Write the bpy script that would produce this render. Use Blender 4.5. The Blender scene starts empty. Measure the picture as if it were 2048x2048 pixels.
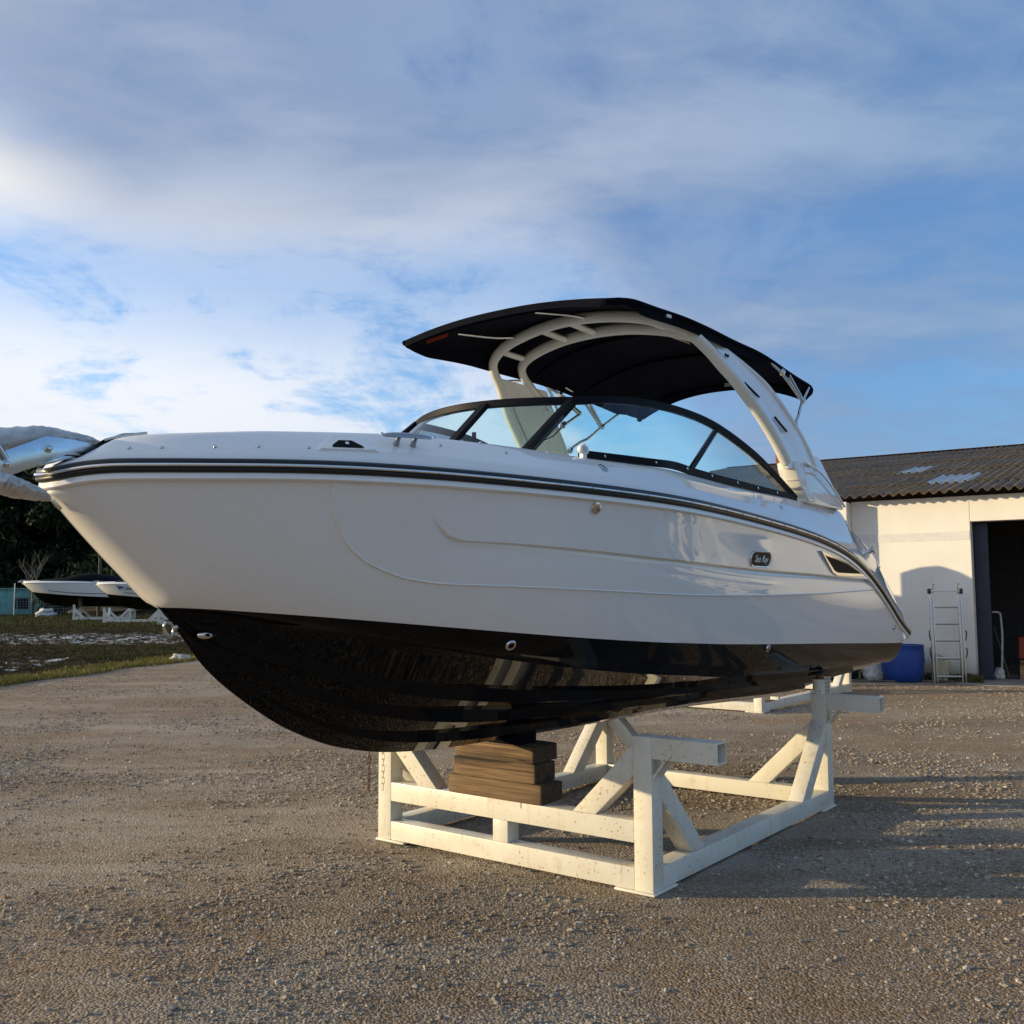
import bpy, bmesh, math, random
import numpy as np
from mathutils import Vector, Matrix, noise
random.seed(7); RNG = np.random.default_rng(11)
S = bpy.context.scene; COL = S.collection
R = math.radians

# ------------------------------------------------------------------ camera
CAM_H = 1.8; PITCH = .0859; ROLL = -.0044
cd = bpy.data.cameras.new('camera'); cam = bpy.data.objects.new('camera', cd); COL.objects.link(cam)
cd.sensor_width = 36; cd.lens = 34.19; cd.clip_start = .05; cd.clip_end = 4000
_c, _s = math.cos(PITCH), math.sin(PITCH); _cr, _sr = math.cos(ROLL), math.sin(ROLL)
R0 = Vector((1, 0, 0)); U0 = Vector((0, -_s, _c)); F0 = Vector((0, _c, _s))
rx = R0*_cr + U0*_sr; ux = -R0*_sr + U0*_cr
m3 = Matrix((rx, ux, -F0)).transposed()
cam.matrix_world = Matrix.Translation((0, 0, CAM_H)) @ m3.to_4x4()
S.camera = cam

# ------------------------------------------------------------------ sun, sky, exposure
SUN_EL = R(10.5); SUN_DIR = Vector((-math.cos(SUN_EL), .02, math.sin(SUN_EL))).normalized()   # towards the sun
sd = bpy.data.lights.new('sun', 'SUN'); sd.energy = 3.9; sd.color = (1, .79, .47); sd.angle = R(.9)
sun = bpy.data.objects.new('sun', sd); COL.objects.link(sun)
sun.rotation_euler = SUN_DIR.to_track_quat('Z', 'Y').to_euler(); sun.location = (-30, 0, 20)
S.view_settings.view_transform = 'Standard'; S.view_settings.look = 'None'
S.view_settings.exposure = .52; S.view_settings.gamma = 1; S.view_settings.use_curve_mapping = False


class NT:
    """small helper to write node trees"""
    def __init__(self, tree): self.t = tree
    def n(self, typ, **kw):
        nd = self.t.nodes.new(typ)
        for k, v in kw.items():
            if hasattr(nd, k): setattr(nd, k, v)
        return nd
    def l(self, a, b): self.t.links.new(a, b)
    def put(self, sock, v):
        if isinstance(v, bpy.types.NodeSocket): self.l(v, sock)
        elif v is not None:
            if sock.type == 'RGBA' and not isinstance(v, (int, float)) and len(v) == 3: v = (*v, 1)
            sock.default_value = v
    def math(self, op, a, b=None, c=None, clamp=False):
        nd = self.n('ShaderNodeMath', operation=op); nd.use_clamp = clamp
        for i, v in enumerate((a, b, c)):
            if v is not None: self.put(nd.inputs[i], v)
        return nd.outputs[0]
    def vmath(self, op, a, b=None):
        nd = self.n('ShaderNodeVectorMath', operation=op); self.put(nd.inputs[0], a)
        if b is not None: self.put(nd.inputs[1], b)
        return nd.outputs[0] if op not in ('DOT_PRODUCT', 'LENGTH') else nd.outputs[1]
    def noise(self, vec, scale, detail=4, rough=.55, dist=0, out=0):
        nd = self.n('ShaderNodeTexNoise'); self.put(nd.inputs['Vector'], vec)
        nd.inputs['Scale'].default_value = scale; nd.inputs['Detail'].default_value = detail
        nd.inputs['Roughness'].default_value = rough; nd.inputs['Distortion'].default_value = dist
        return nd.outputs[out]
    def ramp(self, fac, lo, hi, a=0., b=1., smooth=True):
        nd = self.n('ShaderNodeMapRange'); nd.interpolation_type = 'SMOOTHSTEP' if smooth else 'LINEAR'
        self.put(nd.inputs[0], fac)
        for i, v in zip((1, 2, 3, 4), (lo, hi, a, b)): self.put(nd.inputs[i], v)
        return nd.outputs[0]
    def mix(self, fac, a, b, blend='MIX'):
        nd = self.n('ShaderNodeMix', data_type='RGBA', blend_type=blend)
        self.put(nd.inputs[0], fac); self.put(nd.inputs[6], a); self.put(nd.inputs[7], b)
        return nd.outputs[2]
    def mapv(self, vec, scale=(1, 1, 1), rot=(0, 0, 0), loc=(0, 0, 0)):
        nd = self.n('ShaderNodeMapping'); self.put(nd.inputs[0], vec)
        nd.inputs[1].default_value = loc; nd.inputs[2].default_value = rot; nd.inputs[3].default_value = scale
        return nd.outputs[0]
    def comb(self, x, y, z):
        nd = self.n('ShaderNodeCombineXYZ')
        for i, v in enumerate((x, y, z)): self.put(nd.inputs[i], v)
        return nd.outputs[0]


# world: Nishita sky with a high cloud deck and thin wisps laid on a cloud plane
W = bpy.data.worlds.new('World'); S.world = W; W.use_nodes = True
w = NT(W.node_tree); W.node_tree.nodes.clear()
wo = w.n('ShaderNodeOutputWorld'); bg = w.n('ShaderNodeBackground'); bg.inputs[1].default_value = .1
w.l(bg.outputs[0], wo.inputs[0])
sky = w.n('ShaderNodeTexSky'); sky.sky_type = 'NISHITA'; sky.sun_disc = False
sky.sun_elevation = SUN_EL; sky.sun_rotation = math.atan2(SUN_DIR.x, SUN_DIR.y)
sky.air_density = 1.0; sky.dust_density = .6; sky.ozone_density = 1.6
gen = w.n('ShaderNodeTexCoord').outputs['Generated']
sep = w.n('ShaderNodeSeparateXYZ'); w.l(gen, sep.inputs[0])
dx, dy, dz = sep.outputs
zz = w.math('MAXIMUM', dz, 0.0)
den = w.math('ADD', zz, .16)
P = w.comb(w.math('DIVIDE', dx, den), w.math('DIVIDE', dy, den), 0)
toward = w.vmath('DOT_PRODUCT', gen, (-.98, .05, .19))          # 1 towards the sun
# clouds
big = w.noise(w.mapv(P, (.55, .42, 1), (0, 0, R(-20)), (2.3, 1.1, 0)), 1.0, 4, .48, .25)
soft = w.noise(w.mapv(P, (.9, 1.35, 1), (0, 0, R(-28)), (7.1, 3.4, 0)), 1.25, 6, .52, .35)
wis = w.noise(w.mapv(P, (1.6, .9, 1), (0, 0, R(22)), (5, 1, 0)), 1.9, 10, .64, .5)
fine = w.noise(w.mapv(P, (1.2, 2.2, 1), (0, 0, R(-14)), (1, 8, 0)), 3.2, 8, .62, .3)
# soft grey deck: its near edge stands about 20 degrees up on the sunny side and runs down to the horizon away from the sun
bound = w.ramp(toward, -.36, .12, -.06, .335)
edge = w.math('SUBTRACT', w.math('ADD', zz, w.math('ADD', w.math('MULTIPLY', big, .10), w.math('MULTIPLY', fine, .035))), w.math('ADD', bound, .068))
deck_m = w.math('MULTIPLY', w.ramp(edge, -.022, .040), w.ramp(w.math('ADD', w.math('ADD', soft, w.math('MULTIPLY', fine, .25)), w.math('MULTIPLY', toward, .15)), .44, .72, .45, .97))
wisp_m = w.ramp(w.math('ADD', w.math('ADD', w.math('MULTIPLY', wis, .75), w.math('MULTIPLY', fine, .35)), w.math('MULTIPLY', toward, .20)), .44, .64, 0, .97)
wisp_m = w.math('MULTIPLY', wisp_m, w.ramp(edge, -.15, -.02, 1, .38))
low_m = w.math('MULTIPLY', w.ramp(zz, .02, .21, .85, 0), w.ramp(toward, -.45, .15, .12, 1))
lip = w.math('MULTIPLY', w.ramp(edge, .0, .09, 1, 0), w.ramp(toward, -.2, .2))
glow2 = w.math('MULTIPLY', w.ramp(toward, .44, .66), w.ramp(edge, .02, .13, 1, .15))
deck_a = w.mix(w.ramp(toward, -.42, .12), (.60, 1.36, 2.8), (1.35, 2.0, 3.35))
deck_b = w.mix(w.ramp(toward, -.42, .12), (1.75, 2.7, 4.2), (2.85, 3.45, 4.6))
deck_c = w.mix(w.ramp(w.math('ADD', w.math('MULTIPLY', soft, .85), w.math('MULTIPLY', fine, .22)), .40, .68), deck_a, deck_b)
deck_c = w.mix(w.math('MULTIPLY', lip, .7), deck_c, (5.1, 5.35, 5.9))
deck_c = w.mix(glow2, deck_c, (9.0, 8.5, 7.5))
wisp_c = w.mix(w.ramp(toward, -.3, .45), (3.1, 4.1, 5.8), (6.4, 6.6, 7.0))
base = w.mix(1.0, sky.outputs[0], (1.02, 1.40, 1.92), 'MULTIPLY')
c1 = w.mix(wisp_m, base, wisp_c)
c1 = w.mix(low_m, c1, w.mix(w.ramp(toward, -.3, .4), (2.7, 3.8, 5.4), (5.3, 5.4, 5.7)))
c2 = w.mix(deck_m, c1, deck_c)
w.l(c2, bg.inputs[0])

# ------------------------------------------------------------------ materials
MATS = {}


def new_mat(name):
    m = bpy.data.materials.new(name); m.use_nodes = True; m.node_tree.nodes.clear()
    k = NT(m.node_tree); out = k.n('ShaderNodeOutputMaterial'); b = k.n('ShaderNodeBsdfPrincipled')
    k.l(b.outputs[0], out.inputs[0]); MATS[name] = m
    return m, k, b, out


def simple(name, col, rough=.5, metal=0, var=.0, vscale=6., bump=0., bscale=40., spec=None, coat=0):
    m, k, b, out = new_mat(name)
    tc = k.n('ShaderNodeTexCoord').outputs['Object']
    c = (*col, 1)
    if var:
        f = k.noise(tc, vscale, 5, .6)
        dark = tuple(x*(1-var) for x in col); lite = tuple(min(1, x*(1+var)) for x in col)
        k.l(k.mix(k.ramp(f, .3, .7), dark, lite), b.inputs['Base Color'])
    else: b.inputs['Base Color'].default_value = c
    b.inputs['Roughness'].default_value = rough; b.inputs['Metallic'].default_value = metal
    if spec is not None: b.inputs['Specular IOR Level'].default_value = spec
    if coat: b.inputs['Coat Weight'].default_value = coat; b.inputs['Coat Roughness'].default_value = .03
    if bump:
        bp = k.n('ShaderNodeBump'); bp.inputs['Strength'].default_value = bump; bp.inputs['Distance'].default_value = .01
        k.l(k.noise(tc, bscale, 4, .6), bp.inputs['Height']); k.l(bp.outputs[0], b.inputs['Normal'])
    return m


# gelcoat: glossy off-white, faint dust
m, k, b, out = new_mat('gelcoat')
tc = k.n('ShaderNodeTexCoord').outputs['Object']
dust = k.noise(tc, 55, 5, .7); film = k.noise(tc, 2.2, 4, .6)
k.l(k.mix(k.ramp(dust, .45, .75), (.83, .815, .78), (.78, .762, .725)), b.inputs['Base Color'])
k.l(k.ramp(film, .3, .7, .015, .045), b.inputs['Roughness']); b.inputs['IOR'].default_value = 1.5
b.inputs['Coat Weight'].default_value = .4; b.inputs['Coat Roughness'].default_value = .03
simple('gelcoat_cream', (.76, .735, .665), .16, var=.03)
# black bottom with dew and dust specks
m, k, b, out = new_mat('black_gelcoat')
tc = k.n('ShaderNodeTexCoord').outputs['Object']
sp = k.noise(tc, 95, 2, .5); pa = k.noise(tc, 3.0, 4, .6)
msk = k.math('MULTIPLY', k.ramp(sp, .66, .74), k.ramp(pa, .42, .62))
k.l(k.mix(msk, (.0025, .0027, .0035), (.05, .045, .04)), b.inputs['Base Color'])
k.l(k.ramp(pa, .3, .7, .012, .04), b.inputs['Roughness']); b.inputs['IOR'].default_value = 1.37; b.inputs['Specular IOR Level'].default_value = .26
simple('black_rubber', (.008, .008, .009), .38)
simple('black_frame', (.004, .005, .008), .55, var=.2, spec=.12)
simple('black_canvas', (.0036, .0045, .0092), .95, var=.35, vscale=3, bump=.25, bscale=160, spec=.08)
simple('stainless', (.62, .60, .57), .14, 1)
simple('galvanised', (.60, .64, .66), .24, 1, var=.10, vscale=9)
simple('cleat_steel', (.36, .36, .37), .22, 1)
simple('chrome', (.78, .77, .75), .06, 1)
simple('aluminium', (.62, .62, .62), .38, 1, var=.12, vscale=30)
simple('dark_slot', (.004, .004, .005), .6, spec=.1)
simple('white_plastic', (.78, .77, .72), .3)
simple('red_tag', (.42, .05, .02), .7)
simple('grey_tag', (.35, .35, .36), .7)
simple('logo_black', (.004, .004, .005), .45, spec=.15)
simple('logo_white', (.75, .75, .74), .3)
simple('logo_blue', (.02, .045, .19), .4)
simple('foam_wrap', (.58, .58, .57), .6, var=.16, vscale=9, bump=.9, bscale=26)
simple('rust_chain', (.10, .045, .022), .8, var=.4, vscale=40)
# painted steel with rust freckles and grime
m, k, b, out = new_mat('cradle_paint')
tc = k.n('ShaderNodeTexCoord').outputs['Object']
f1 = k.noise(tc, 42, 4, .65); f2 = k.noise(tc, 2.6, 4, .6); f3 = k.noise(tc, 7, 6, .7)
c = k.mix(k.ramp(f2, .35, .7), (.76, .73, .63), (.69, .65, .54))
c = k.mix(k.math('MULTIPLY', k.ramp(f3, .55, .74), .4), c, (.47, .39, .24))
spots = k.math('MULTIPLY', k.ramp(f1, .60, .66), k.ramp(f2, .42, .62))
c = k.mix(spots, c, (.26, .13, .05))
f4 = k.noise(k.mapv(tc, (9, 9, 1.1)), 1.6, 5, .7); c = k.mix(k.math('MULTIPLY', k.ramp(f4, .56, .76), .55), c, (.50, .35, .14))
k.l(c, b.inputs['Base Color']); b.inputs['Roughness'].default_value = .36
bp = k.n('ShaderNodeBump'); bp.inputs['Strength'].default_value = .25; bp.inputs['Distance'].default_value = .004
k.l(f3, bp.inputs['Height']); k.l(bp.outputs[0], b.inputs['Normal'])
simple('cradle_white', (.68, .66, .58), .4, var=.08)
simple('rusty_steel', (.16, .075, .035), .75, var=.5, vscale=20, bump=.4)


def timber(name, dark, lite):
    m, k, b, out = new_mat(name)
    tc = k.n('ShaderNodeTexCoord').outputs['Object']
    oi = k.n('ShaderNodeObjectInfo').outputs['Random']
    v = k.vmath('ADD', tc, k.comb(k.math('MULTIPLY', oi, 9.), k.math('MULTIPLY', oi, 5.), 0))
    g = k.noise(k.mapv(v, (1.3, 46, 80)), 1.0, 7, .68, .25)
    s2 = k.noise(k.mapv(v, (.9, 6, 9)), 1.0, 5, .6, .6)
    kn = k.noise(k.mapv(v, (3.5, 7, 9)), 1., 2, .5)
    c = k.mix(k.ramp(g, .32, .68), dark, lite)
    c = k.mix(k.ramp(s2, .38, .66, 0, .8), c, tuple(x*.5 for x in dark))
    c = k.mix(k.math('MULTIPLY', oi, .45), c, tuple(x*.55 for x in lite))
    sx_ = k.n('ShaderNodeSeparateXYZ'); k.l(k.n('ShaderNodeTexCoord').outputs['Generated'], sx_.inputs[0]); c = k.mix(k.ramp(sx_.outputs[0], .010, .022, .8, 0), c, tuple(x*.35 for x in dark))
    c = k.mix(k.ramp(kn, .72, .80), c, tuple(x*.3 for x in dark))
    cr_ = k.noise(k.mapv(v, (1.1, 26, 38)), 1.0, 3, .5, .15); c = k.mix(k.ramp(cr_, .60, .645), c, (.012, .008, .005))
    k.l(c, b.inputs['Base Color']); b.inputs['Roughness'].default_value = .85
    bp = k.n('ShaderNodeBump'); bp.inputs['Strength'].default_value = .7; bp.inputs['Distance'].default_value = .008
    k.l(g, bp.inputs['Height']); k.l(bp.outputs[0], b.inputs['Normal'])
    return m


timber('old_timber', (.075, .042, .02), (.33, .21, .105))
timber('grey_timber', (.10, .08, .06), (.26, .21, .16))
# glass: thin tinted sheet
m, k, b, out = new_mat('tinted_glass')
m.node_tree.nodes.remove(b)
tr = k.n('ShaderNodeBsdfTransparent'); tr.inputs[0].default_value = (.72, .94, .93, 1)
gl = k.n('ShaderNodeBsdfGlossy'); gl.inputs['Roughness'].default_value = .01; gl.inputs[0].default_value = (1, 1, 1, 1)
fr = k.n('ShaderNodeFresnel'); fr.inputs[0].default_value = 1.45
mx = k.n('ShaderNodeMixShader'); k.l(fr.outputs[0], mx.inputs[0]); k.l(tr.outputs[0], mx.inputs[1]); k.l(gl.outputs[0], mx.inputs[2])
k.l(mx.outputs[0], out.inputs[0])
# plaster
m, k, b, out = new_mat('white_plaster')
tc = k.n('ShaderNodeTexCoord').outputs['Object']
f1 = k.noise(tc, .9, 5, .6); f2 = k.noise(k.mapv(tc, (6, 6, .7)), 1.2, 6, .65); f3 = k.noise(tc, 70, 4, .6)
sz = k.n('ShaderNodeSeparateXYZ'); k.l(tc, sz.inputs[0])
splash = k.math('MULTIPLY', k.ramp(k.math('ADD', sz.outputs[2], k.math('MULTIPLY', f2, -.7)), -.35, .25, 1, 0), .75)
c = k.mix(k.ramp(f1, .3, .7), (.83, .805, .74), (.76, .73, .665))
c = k.mix(k.ramp(f2, .56, .80, 0, .35), c, (.50, .45, .37))
c = k.mix(splash, c, (.30, .26, .19))
k.l(c, b.inputs['Base Color']); b.inputs['Roughness'].default_value = .85
bp = k.n('ShaderNodeBump'); bp.inputs['Strength'].default_value = .35; bp.inputs['Distance'].default_value = .006
k.l(f3, bp.inputs['Height']); k.l(bp.outputs[0], b.inputs['Normal'])
simple('band_grey', (.70, .685, .65), .85, var=.05, bump=.3, bscale=60)  # slightly greyer than the wall colour, for the strip on it
# fibre-cement sheets with lichen
m, k, b, out = new_mat('fibre_cement')
tc = k.n('ShaderNodeTexCoord').outputs['Object']; oi = k.n('ShaderNodeObjectInfo').outputs
v = k.vmath('ADD', tc, k.vmath('MULTIPLY', oi['Location'], (1, 1, 1)))
f1 = k.noise(v, 3.2, 6, .7); f2 = k.noise(v, 14, 5, .7); f3 = k.noise(v, .55, 4, .6)
c = k.mix(k.ramp(f1, .3, .7), (.125, .090, .062), (.25, .195, .145))
c = k.mix(k.math('MULTIPLY', k.ramp(f2, .42, .60), k.ramp(f3, .42, .56)), c, (.33, .18, .035))
c = k.mix(k.ramp(f2, .60, .74, 0, .6), c, (.055, .048, .04))
c = k.mix(k.math('MULTIPLY', oi['Random'], .22), c, (.07, .06, .05))
k.l(c, b.inputs['Base Color']); b.inputs['Roughness'].default_value = .95
bp = k.n('ShaderNodeBump'); bp.inputs['Strength'].default_value = .8; bp.inputs['Distance'].default_value = .02
k.l(f2, bp.inputs['Height']); k.l(bp.outputs[0], b.inputs['Normal'])
simple('skylight_sheet', (.40, .42, .42), .45, var=.2, vscale=5)
simple('navy_door', (.012, .019, .042), .5, var=.25, vscale=5)
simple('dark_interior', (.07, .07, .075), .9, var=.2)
simple('concrete', (.27, .25, .22), .9, var=.2, vscale=3, bump=.4)
simple('blue_plastic', (.007, .050, .27), .42, var=.15, vscale=3, bump=.12, bscale=14)
simple('cream_plastic', (.52, .46, .30), .5, var=.12)
simple('red_plastic', (.28, .03, .02), .5, var=.1)
simple('cardboard', (.30, .19, .10), .85, var=.15)
simple('white_bag', (.50, .50, .47), .6, var=.25, vscale=12, bump=.7, bscale=18)
simple('dark_tarp', (.018, .019, .022), .7, var=.4, vscale=4, bump=.5, bscale=9)
simple('navy_cover', (.0035, .0045, .009), .9, var=.3, vscale=3, bump=.4, bscale=7, spec=.1)
simple('turquoise', (.16, .43, .39), .7, var=.25, vscale=1.2, bump=.2, bscale=4)
simple('terracotta', (.26, .085, .05), .85, var=.2, vscale=9)
simple('pale_stone', (.44, .42, .38), .9, var=.25, vscale=7, bump=.7, bscale=9)
simple('bark', (.085, .065, .05), .95, var=.35, vscale=7, bump=.6, bscale=12)
simple('grey_bark', (.13, .115, .10), .95, var=.3, vscale=7)
simple('wire', (.33, .36, .35), .5, .6)
simple('water', (.02, .022, .02), .03)


def leaf(name, a, c2, trans=0):
    m, k, b, out = new_mat(name)
    tc = k.n('ShaderNodeTexCoord').outputs['Object']
    f = k.noise(tc, .55, 4, .6); g = k.noise(tc, 4.5, 3, .6)
    k.l(k.mix(k.ramp(k.math('ADD', k.math('MULTIPLY', f, .6), k.math('MULTIPLY', g, .4)), .36, .64), a, c2), b.inputs['Base Color'])
    b.inputs['Roughness'].default_value = .8; b.inputs['Specular IOR Level'].default_value = .15
    return m


leaf('pine_leaf', (.006, .011, .006), (.032, .046, .019))
leaf('olive_leaf', (.010, .016, .007), (.040, .058, .022))
leaf('grass_blade', (.135, .118, .028), (.33, .28, .085))
leaf('dry_leaf', (.035, .026, .014), (.10, .08, .04))
leaf('weed_leaf', (.04, .045, .015), (.12, .11, .045))


def ground_mat(name, cols, stretch=(1, 1, 1), bump=.6, fine=90., big=.35):
    m, k, b, out = new_mat(name)
    pos = k.n('ShaderNodeNewGeometry').outputs['Position']
    v = k.mapv(pos, stretch)
    A = k.noise(v, big, 6, .62, .4); B = k.noise(v, big*4.3, 6, .66, .2); C = k.noise(pos, 38, 5, .7); D = k.noise(pos, fine, 3, .6)
    vor = k.n('ShaderNodeTexVoronoi'); vor.inputs['Scale'].default_value = 62; k.l(pos, vor.inputs['Vector'])
    sepc = k.n('ShaderNodeSeparateColor'); k.l(vor.outputs['Color'], sepc.inputs[0])
    f = k.math('ADD', k.math('MULTIPLY', A, .62), k.math('MULTIPLY', B, .38))
    c = k.mix(k.ramp(f, .43, .57), cols[0], cols[1])
    c = k.mix(k.ramp(k.noise(k.vmath('ADD', v, (31, 7, 0)), big*1.7, 5, .62), .50, .66, 0, .85), c, cols[2])
    trk = k.noise(k.mapv(pos, (.05, .75, 1), (0, 0, R(-12))), 1.3, 4, .55, .3)
    c = k.mix(k.ramp(trk, .53, .66, 0, .45), c, tuple(x*.55 for x in cols[0]))
    c = k.mix(k.ramp(trk, .34, .44, .35, 0), c, cols[4])
    c = k.mix(k.ramp(C, .38, .70, 0, .6), c, k.mix(sepc.outputs[0], cols[3], cols[4]))
    c = k.mix(k.ramp(sepc.outputs[1], .72, .95, 0, .55), c, cols[4])
    c = k.mix(k.ramp(D, .50, .72, 0, .55), c, tuple(x*.35 for x in cols[0]))
    k.l(c, b.inputs['Base Color']); b.inputs['Roughness'].default_value = .93; b.inputs['Specular IOR Level'].default_value = .2
    h = k.math('ADD', k.math('MULTIPLY', C, .5), k.math('ADD', k.math('MULTIPLY', D, .25), k.math('MULTIPLY', vor.outputs['Distance'], -.8)))
    bp = k.n('ShaderNodeBump'); bp.inputs['Strength'].default_value = bump; bp.inputs['Distance'].default_value = .03
    k.l(h, bp.inputs['Height']); k.l(bp.outputs[0], b.inputs['Normal'])
    return m


ground_mat('gravel_ground', ((.225, .155, .090), (.345, .285, .215), (.255, .155, .078), (.17, .133, .097), (.56, .495, .405)), (.75, 1.2, 1), .9)
ground_mat('mud_ground', ((.048, .036, .024), (.085, .066, .042), (.055, .060, .022), (.03, .024, .018), (.12, .10, .07)), (.6, .35, 1), .8, big=.22)
m, k, b, out = new_mat('stone_mix')
at = k.n('ShaderNodeAttribute'); at.attribute_name = 'tint'
nz = k.noise(k.n('ShaderNodeNewGeometry').outputs['Position'], 160, 3, .6)
k.l(k.mix(k.ramp(nz, .3, .75, 0, .35), at.outputs['Color'], (.12, .10, .08)), b.inputs['Base Color'])
b.inputs['Roughness'].default_value = .9; b.inputs['Specular IOR Level'].default_value = .25


# ------------------------------------------------------------------ mesh helpers
def pchip(x, xp, yp):
    xp = np.asarray(xp, float); yp = np.asarray(yp, float); x = np.asarray(x, float)
    h = np.diff(xp); dl = np.diff(yp)/h; d = np.zeros_like(yp)
    for i in range(1, len(xp)-1):
        if dl[i-1]*dl[i] > 0:
            w1 = 2*h[i]+h[i-1]; w2 = h[i]+2*h[i-1]; d[i] = (w1+w2)/(w1/dl[i-1]+w2/dl[i])
    d[0] = dl[0]; d[-1] = dl[-1]
    i = np.clip(np.searchsorted(xp, x)-1, 0, len(h)-1); t = np.clip((x-xp[i])/h[i], 0, 1)
    return (yp[i]*(1+2*t)*(1-t)**2 + h[i]*d[i]*t*(1-t)**2 + yp[i+1]*t*t*(3-2*t) + h[i]*d[i+1]*t*t*(t-1))


class MB:
    def __init__(self): self.v = []; self.f = []
    def add(self, vs, fs):
        o = len(self.v); self.v += [tuple(float(c) for c in p) for p in vs]; self.f += [tuple(i+o for i in q) for q in fs]; return self
    def grid(self, G, close_u=False, close_v=False, flip=False):
        nu, nv = len(G), len(G[0]); fs = []
        for i in range(nu if close_u else nu-1):
            for j in range(nv if close_v else nv-1):
                a, b_, c, d = i*nv+j, ((i+1) % nu)*nv+j, ((i+1) % nu)*nv+(j+1) % nv, i*nv+(j+1) % nv
                fs.append((a, d, c, b_) if flip else (a, b_, c, d))
        return self.add([p for row in G for p in row], fs)
    def box(self, lo, hi, M=None):
        x0, y0, z0 = lo; x1, y1, z1 = hi
        vs = [(x0, y0, z0), (x1, y0, z0), (x1, y1, z0), (x0, y1, z0), (x0, y0, z1), (x1, y0, z1), (x1, y1, z1), (x0, y1, z1)]
        if M is not None: vs = [tuple(M @ Vector(p)) for p in vs]
        return self.add(vs, [(0, 3, 2, 1), (4, 5, 6, 7), (0, 1, 5, 4), (1, 2, 6, 5), (2, 3, 7, 6), (3, 0, 4, 7)])
    def prism(self, poly, axis_vec):
        n = len(poly); a = [Vector(p) for p in poly]; b_ = [p+Vector(axis_vec) for p in a]
        return self.add(a+b_, [tuple(range(n))[::-1], tuple(range(n, 2*n))]+[(i, (i+1) % n, n+(i+1) % n, n+i) for i in range(n)])
    def beam(self, p, q, w_, h_, side):
        """square bar from p to q; side = direction of its width"""
        p = Vector(p); q = Vector(q); ax = (q-p).normalized(); sd_ = Vector(side); sd_ = (sd_-ax*sd_.dot(ax)).normalized(); up = ax.cross(sd_)
        vs = [b_+sd_*(sx*w_/2)+up*(sy*h_/2) for b_ in (p, q) for sx, sy in ((-1, -1), (1, -1), (1, 1), (-1, 1))]
        return self.add(vs, [(0, 1, 2, 3), (7, 6, 5, 4), (0, 4, 5, 1), (1, 5, 6, 2), (2, 6, 7, 3), (3, 7, 4, 0)])
    def sweep(self, path, prof, up=(0, 0, 1), close=False, cap=True, scale=None):
        P_ = [Vector(p) for p in path]; n = len(P_); G = []
        for i, p in enumerate(P_):
            if close: t = P_[(i+1) % n]-P_[i-1]
            else: t = P_[min(i+1, n-1)]-P_[max(i-1, 0)]
            t.normalize(); u = Vector(up[i] if isinstance(up, list) else up); sx = t.cross(u)
            if sx.length < 1e-5: sx = t.cross(Vector((1, .3, 0)))
            sx.normalize(); uu = sx.cross(t); k_ = scale[i] if scale else 1
            G.append([p+sx*(a*k_)+uu*(b_*k_) for a, b_ in prof])
        o = len(self.v); self.grid(G, close_u=close, close_v=True)
        m_ = len(prof)
        if cap and not close: self.f += [tuple(o+j for j in range(m_))[::-1], tuple(o+(n-1)*m_+j for j in range(m_))]
        return self
    def tube(self, path, r, seg=8, close=False, scale=None):
        return self.sweep(path, [(r*math.cos(2*math.pi*j/seg), r*math.sin(2*math.pi*j/seg)) for j in range(seg)], up=(.13, .21, 1), close=close, scale=scale)
    def lathe(self, prof, c=(0, 0, 0), axis=(0, 0, 1), seg=16):
        ax = Vector(axis).normalized(); a = ax.orthogonal().normalized(); b_ = ax.cross(a); c = Vector(c)
        G = [[c+ax*z+(a*math.cos(2*math.pi*j/seg)+b_*math.sin(2*math.pi*j/seg))*r_ for j in range(seg)] for r_, z in prof]
        o = len(self.v); self.grid(G, close_v=True)
        if prof[0][0] > 1e-4: self.f.append(tuple(o+j for j in range(seg))[::-1])
        if prof[-1][0] > 1e-4: self.f.append(tuple(o+(len(prof)-1)*seg+j for j in range(seg)))
        return self
    def build(self, name, mat, parent=None, smooth=30, bevel=0, recalc=True, seg=2):
        me = bpy.data.meshes.new(name); me.from_pydata(self.v, [], self.f)
        bm = bmesh.new(); bm.from_mesh(me)
        bmesh.ops.remove_doubles(bm, verts=bm.verts, dist=1e-5)
        if recalc: bmesh.ops.recalc_face_normals(bm, faces=bm.faces)
        if bevel:
            bmesh.ops.bevel(bm, geom=[e for e in bm.edges if len(e.link_faces) == 2 and e.calc_face_angle(0) > .5], offset=bevel, segments=seg, affect='EDGES', profile=.6, clamp_overlap=True)
        bm.to_mesh(me); bm.free()
        me.materials.append(MATS[mat] if isinstance(mat, str) else mat)
        if smooth:
            me.polygons.foreach_set('use_smooth', [True]*len(me.polygons)); me.set_sharp_from_angle(angle=R(smooth))
        o = bpy.data.objects.new(name, me); COL.objects.link(o)
        if parent is not None: o.parent = parent
        return o


def tag(o, label=None, cat=None, group=None, kind=None):
    for k_, v_ in (('label', label), ('category', cat), ('group', group), ('kind', kind)):
        if v_: o[k_] = v_
    return o


def empty(name, label, cat, loc=(0, 0, 0), rz=0, group=None):
    o = bpy.data.objects.new(name, None); COL.objects.link(o); o.empty_display_size = .2
    o.location = loc; o.rotation_euler = (0, 0, rz)
    return tag(o, label, cat, group)


def copy_tree(o, parent=None):
    c = o.copy(); COL.objects.link(c)
    if parent is not None: c.parent = parent
    for ch in list(o.children): copy_tree(ch, c)
    return c


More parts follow.
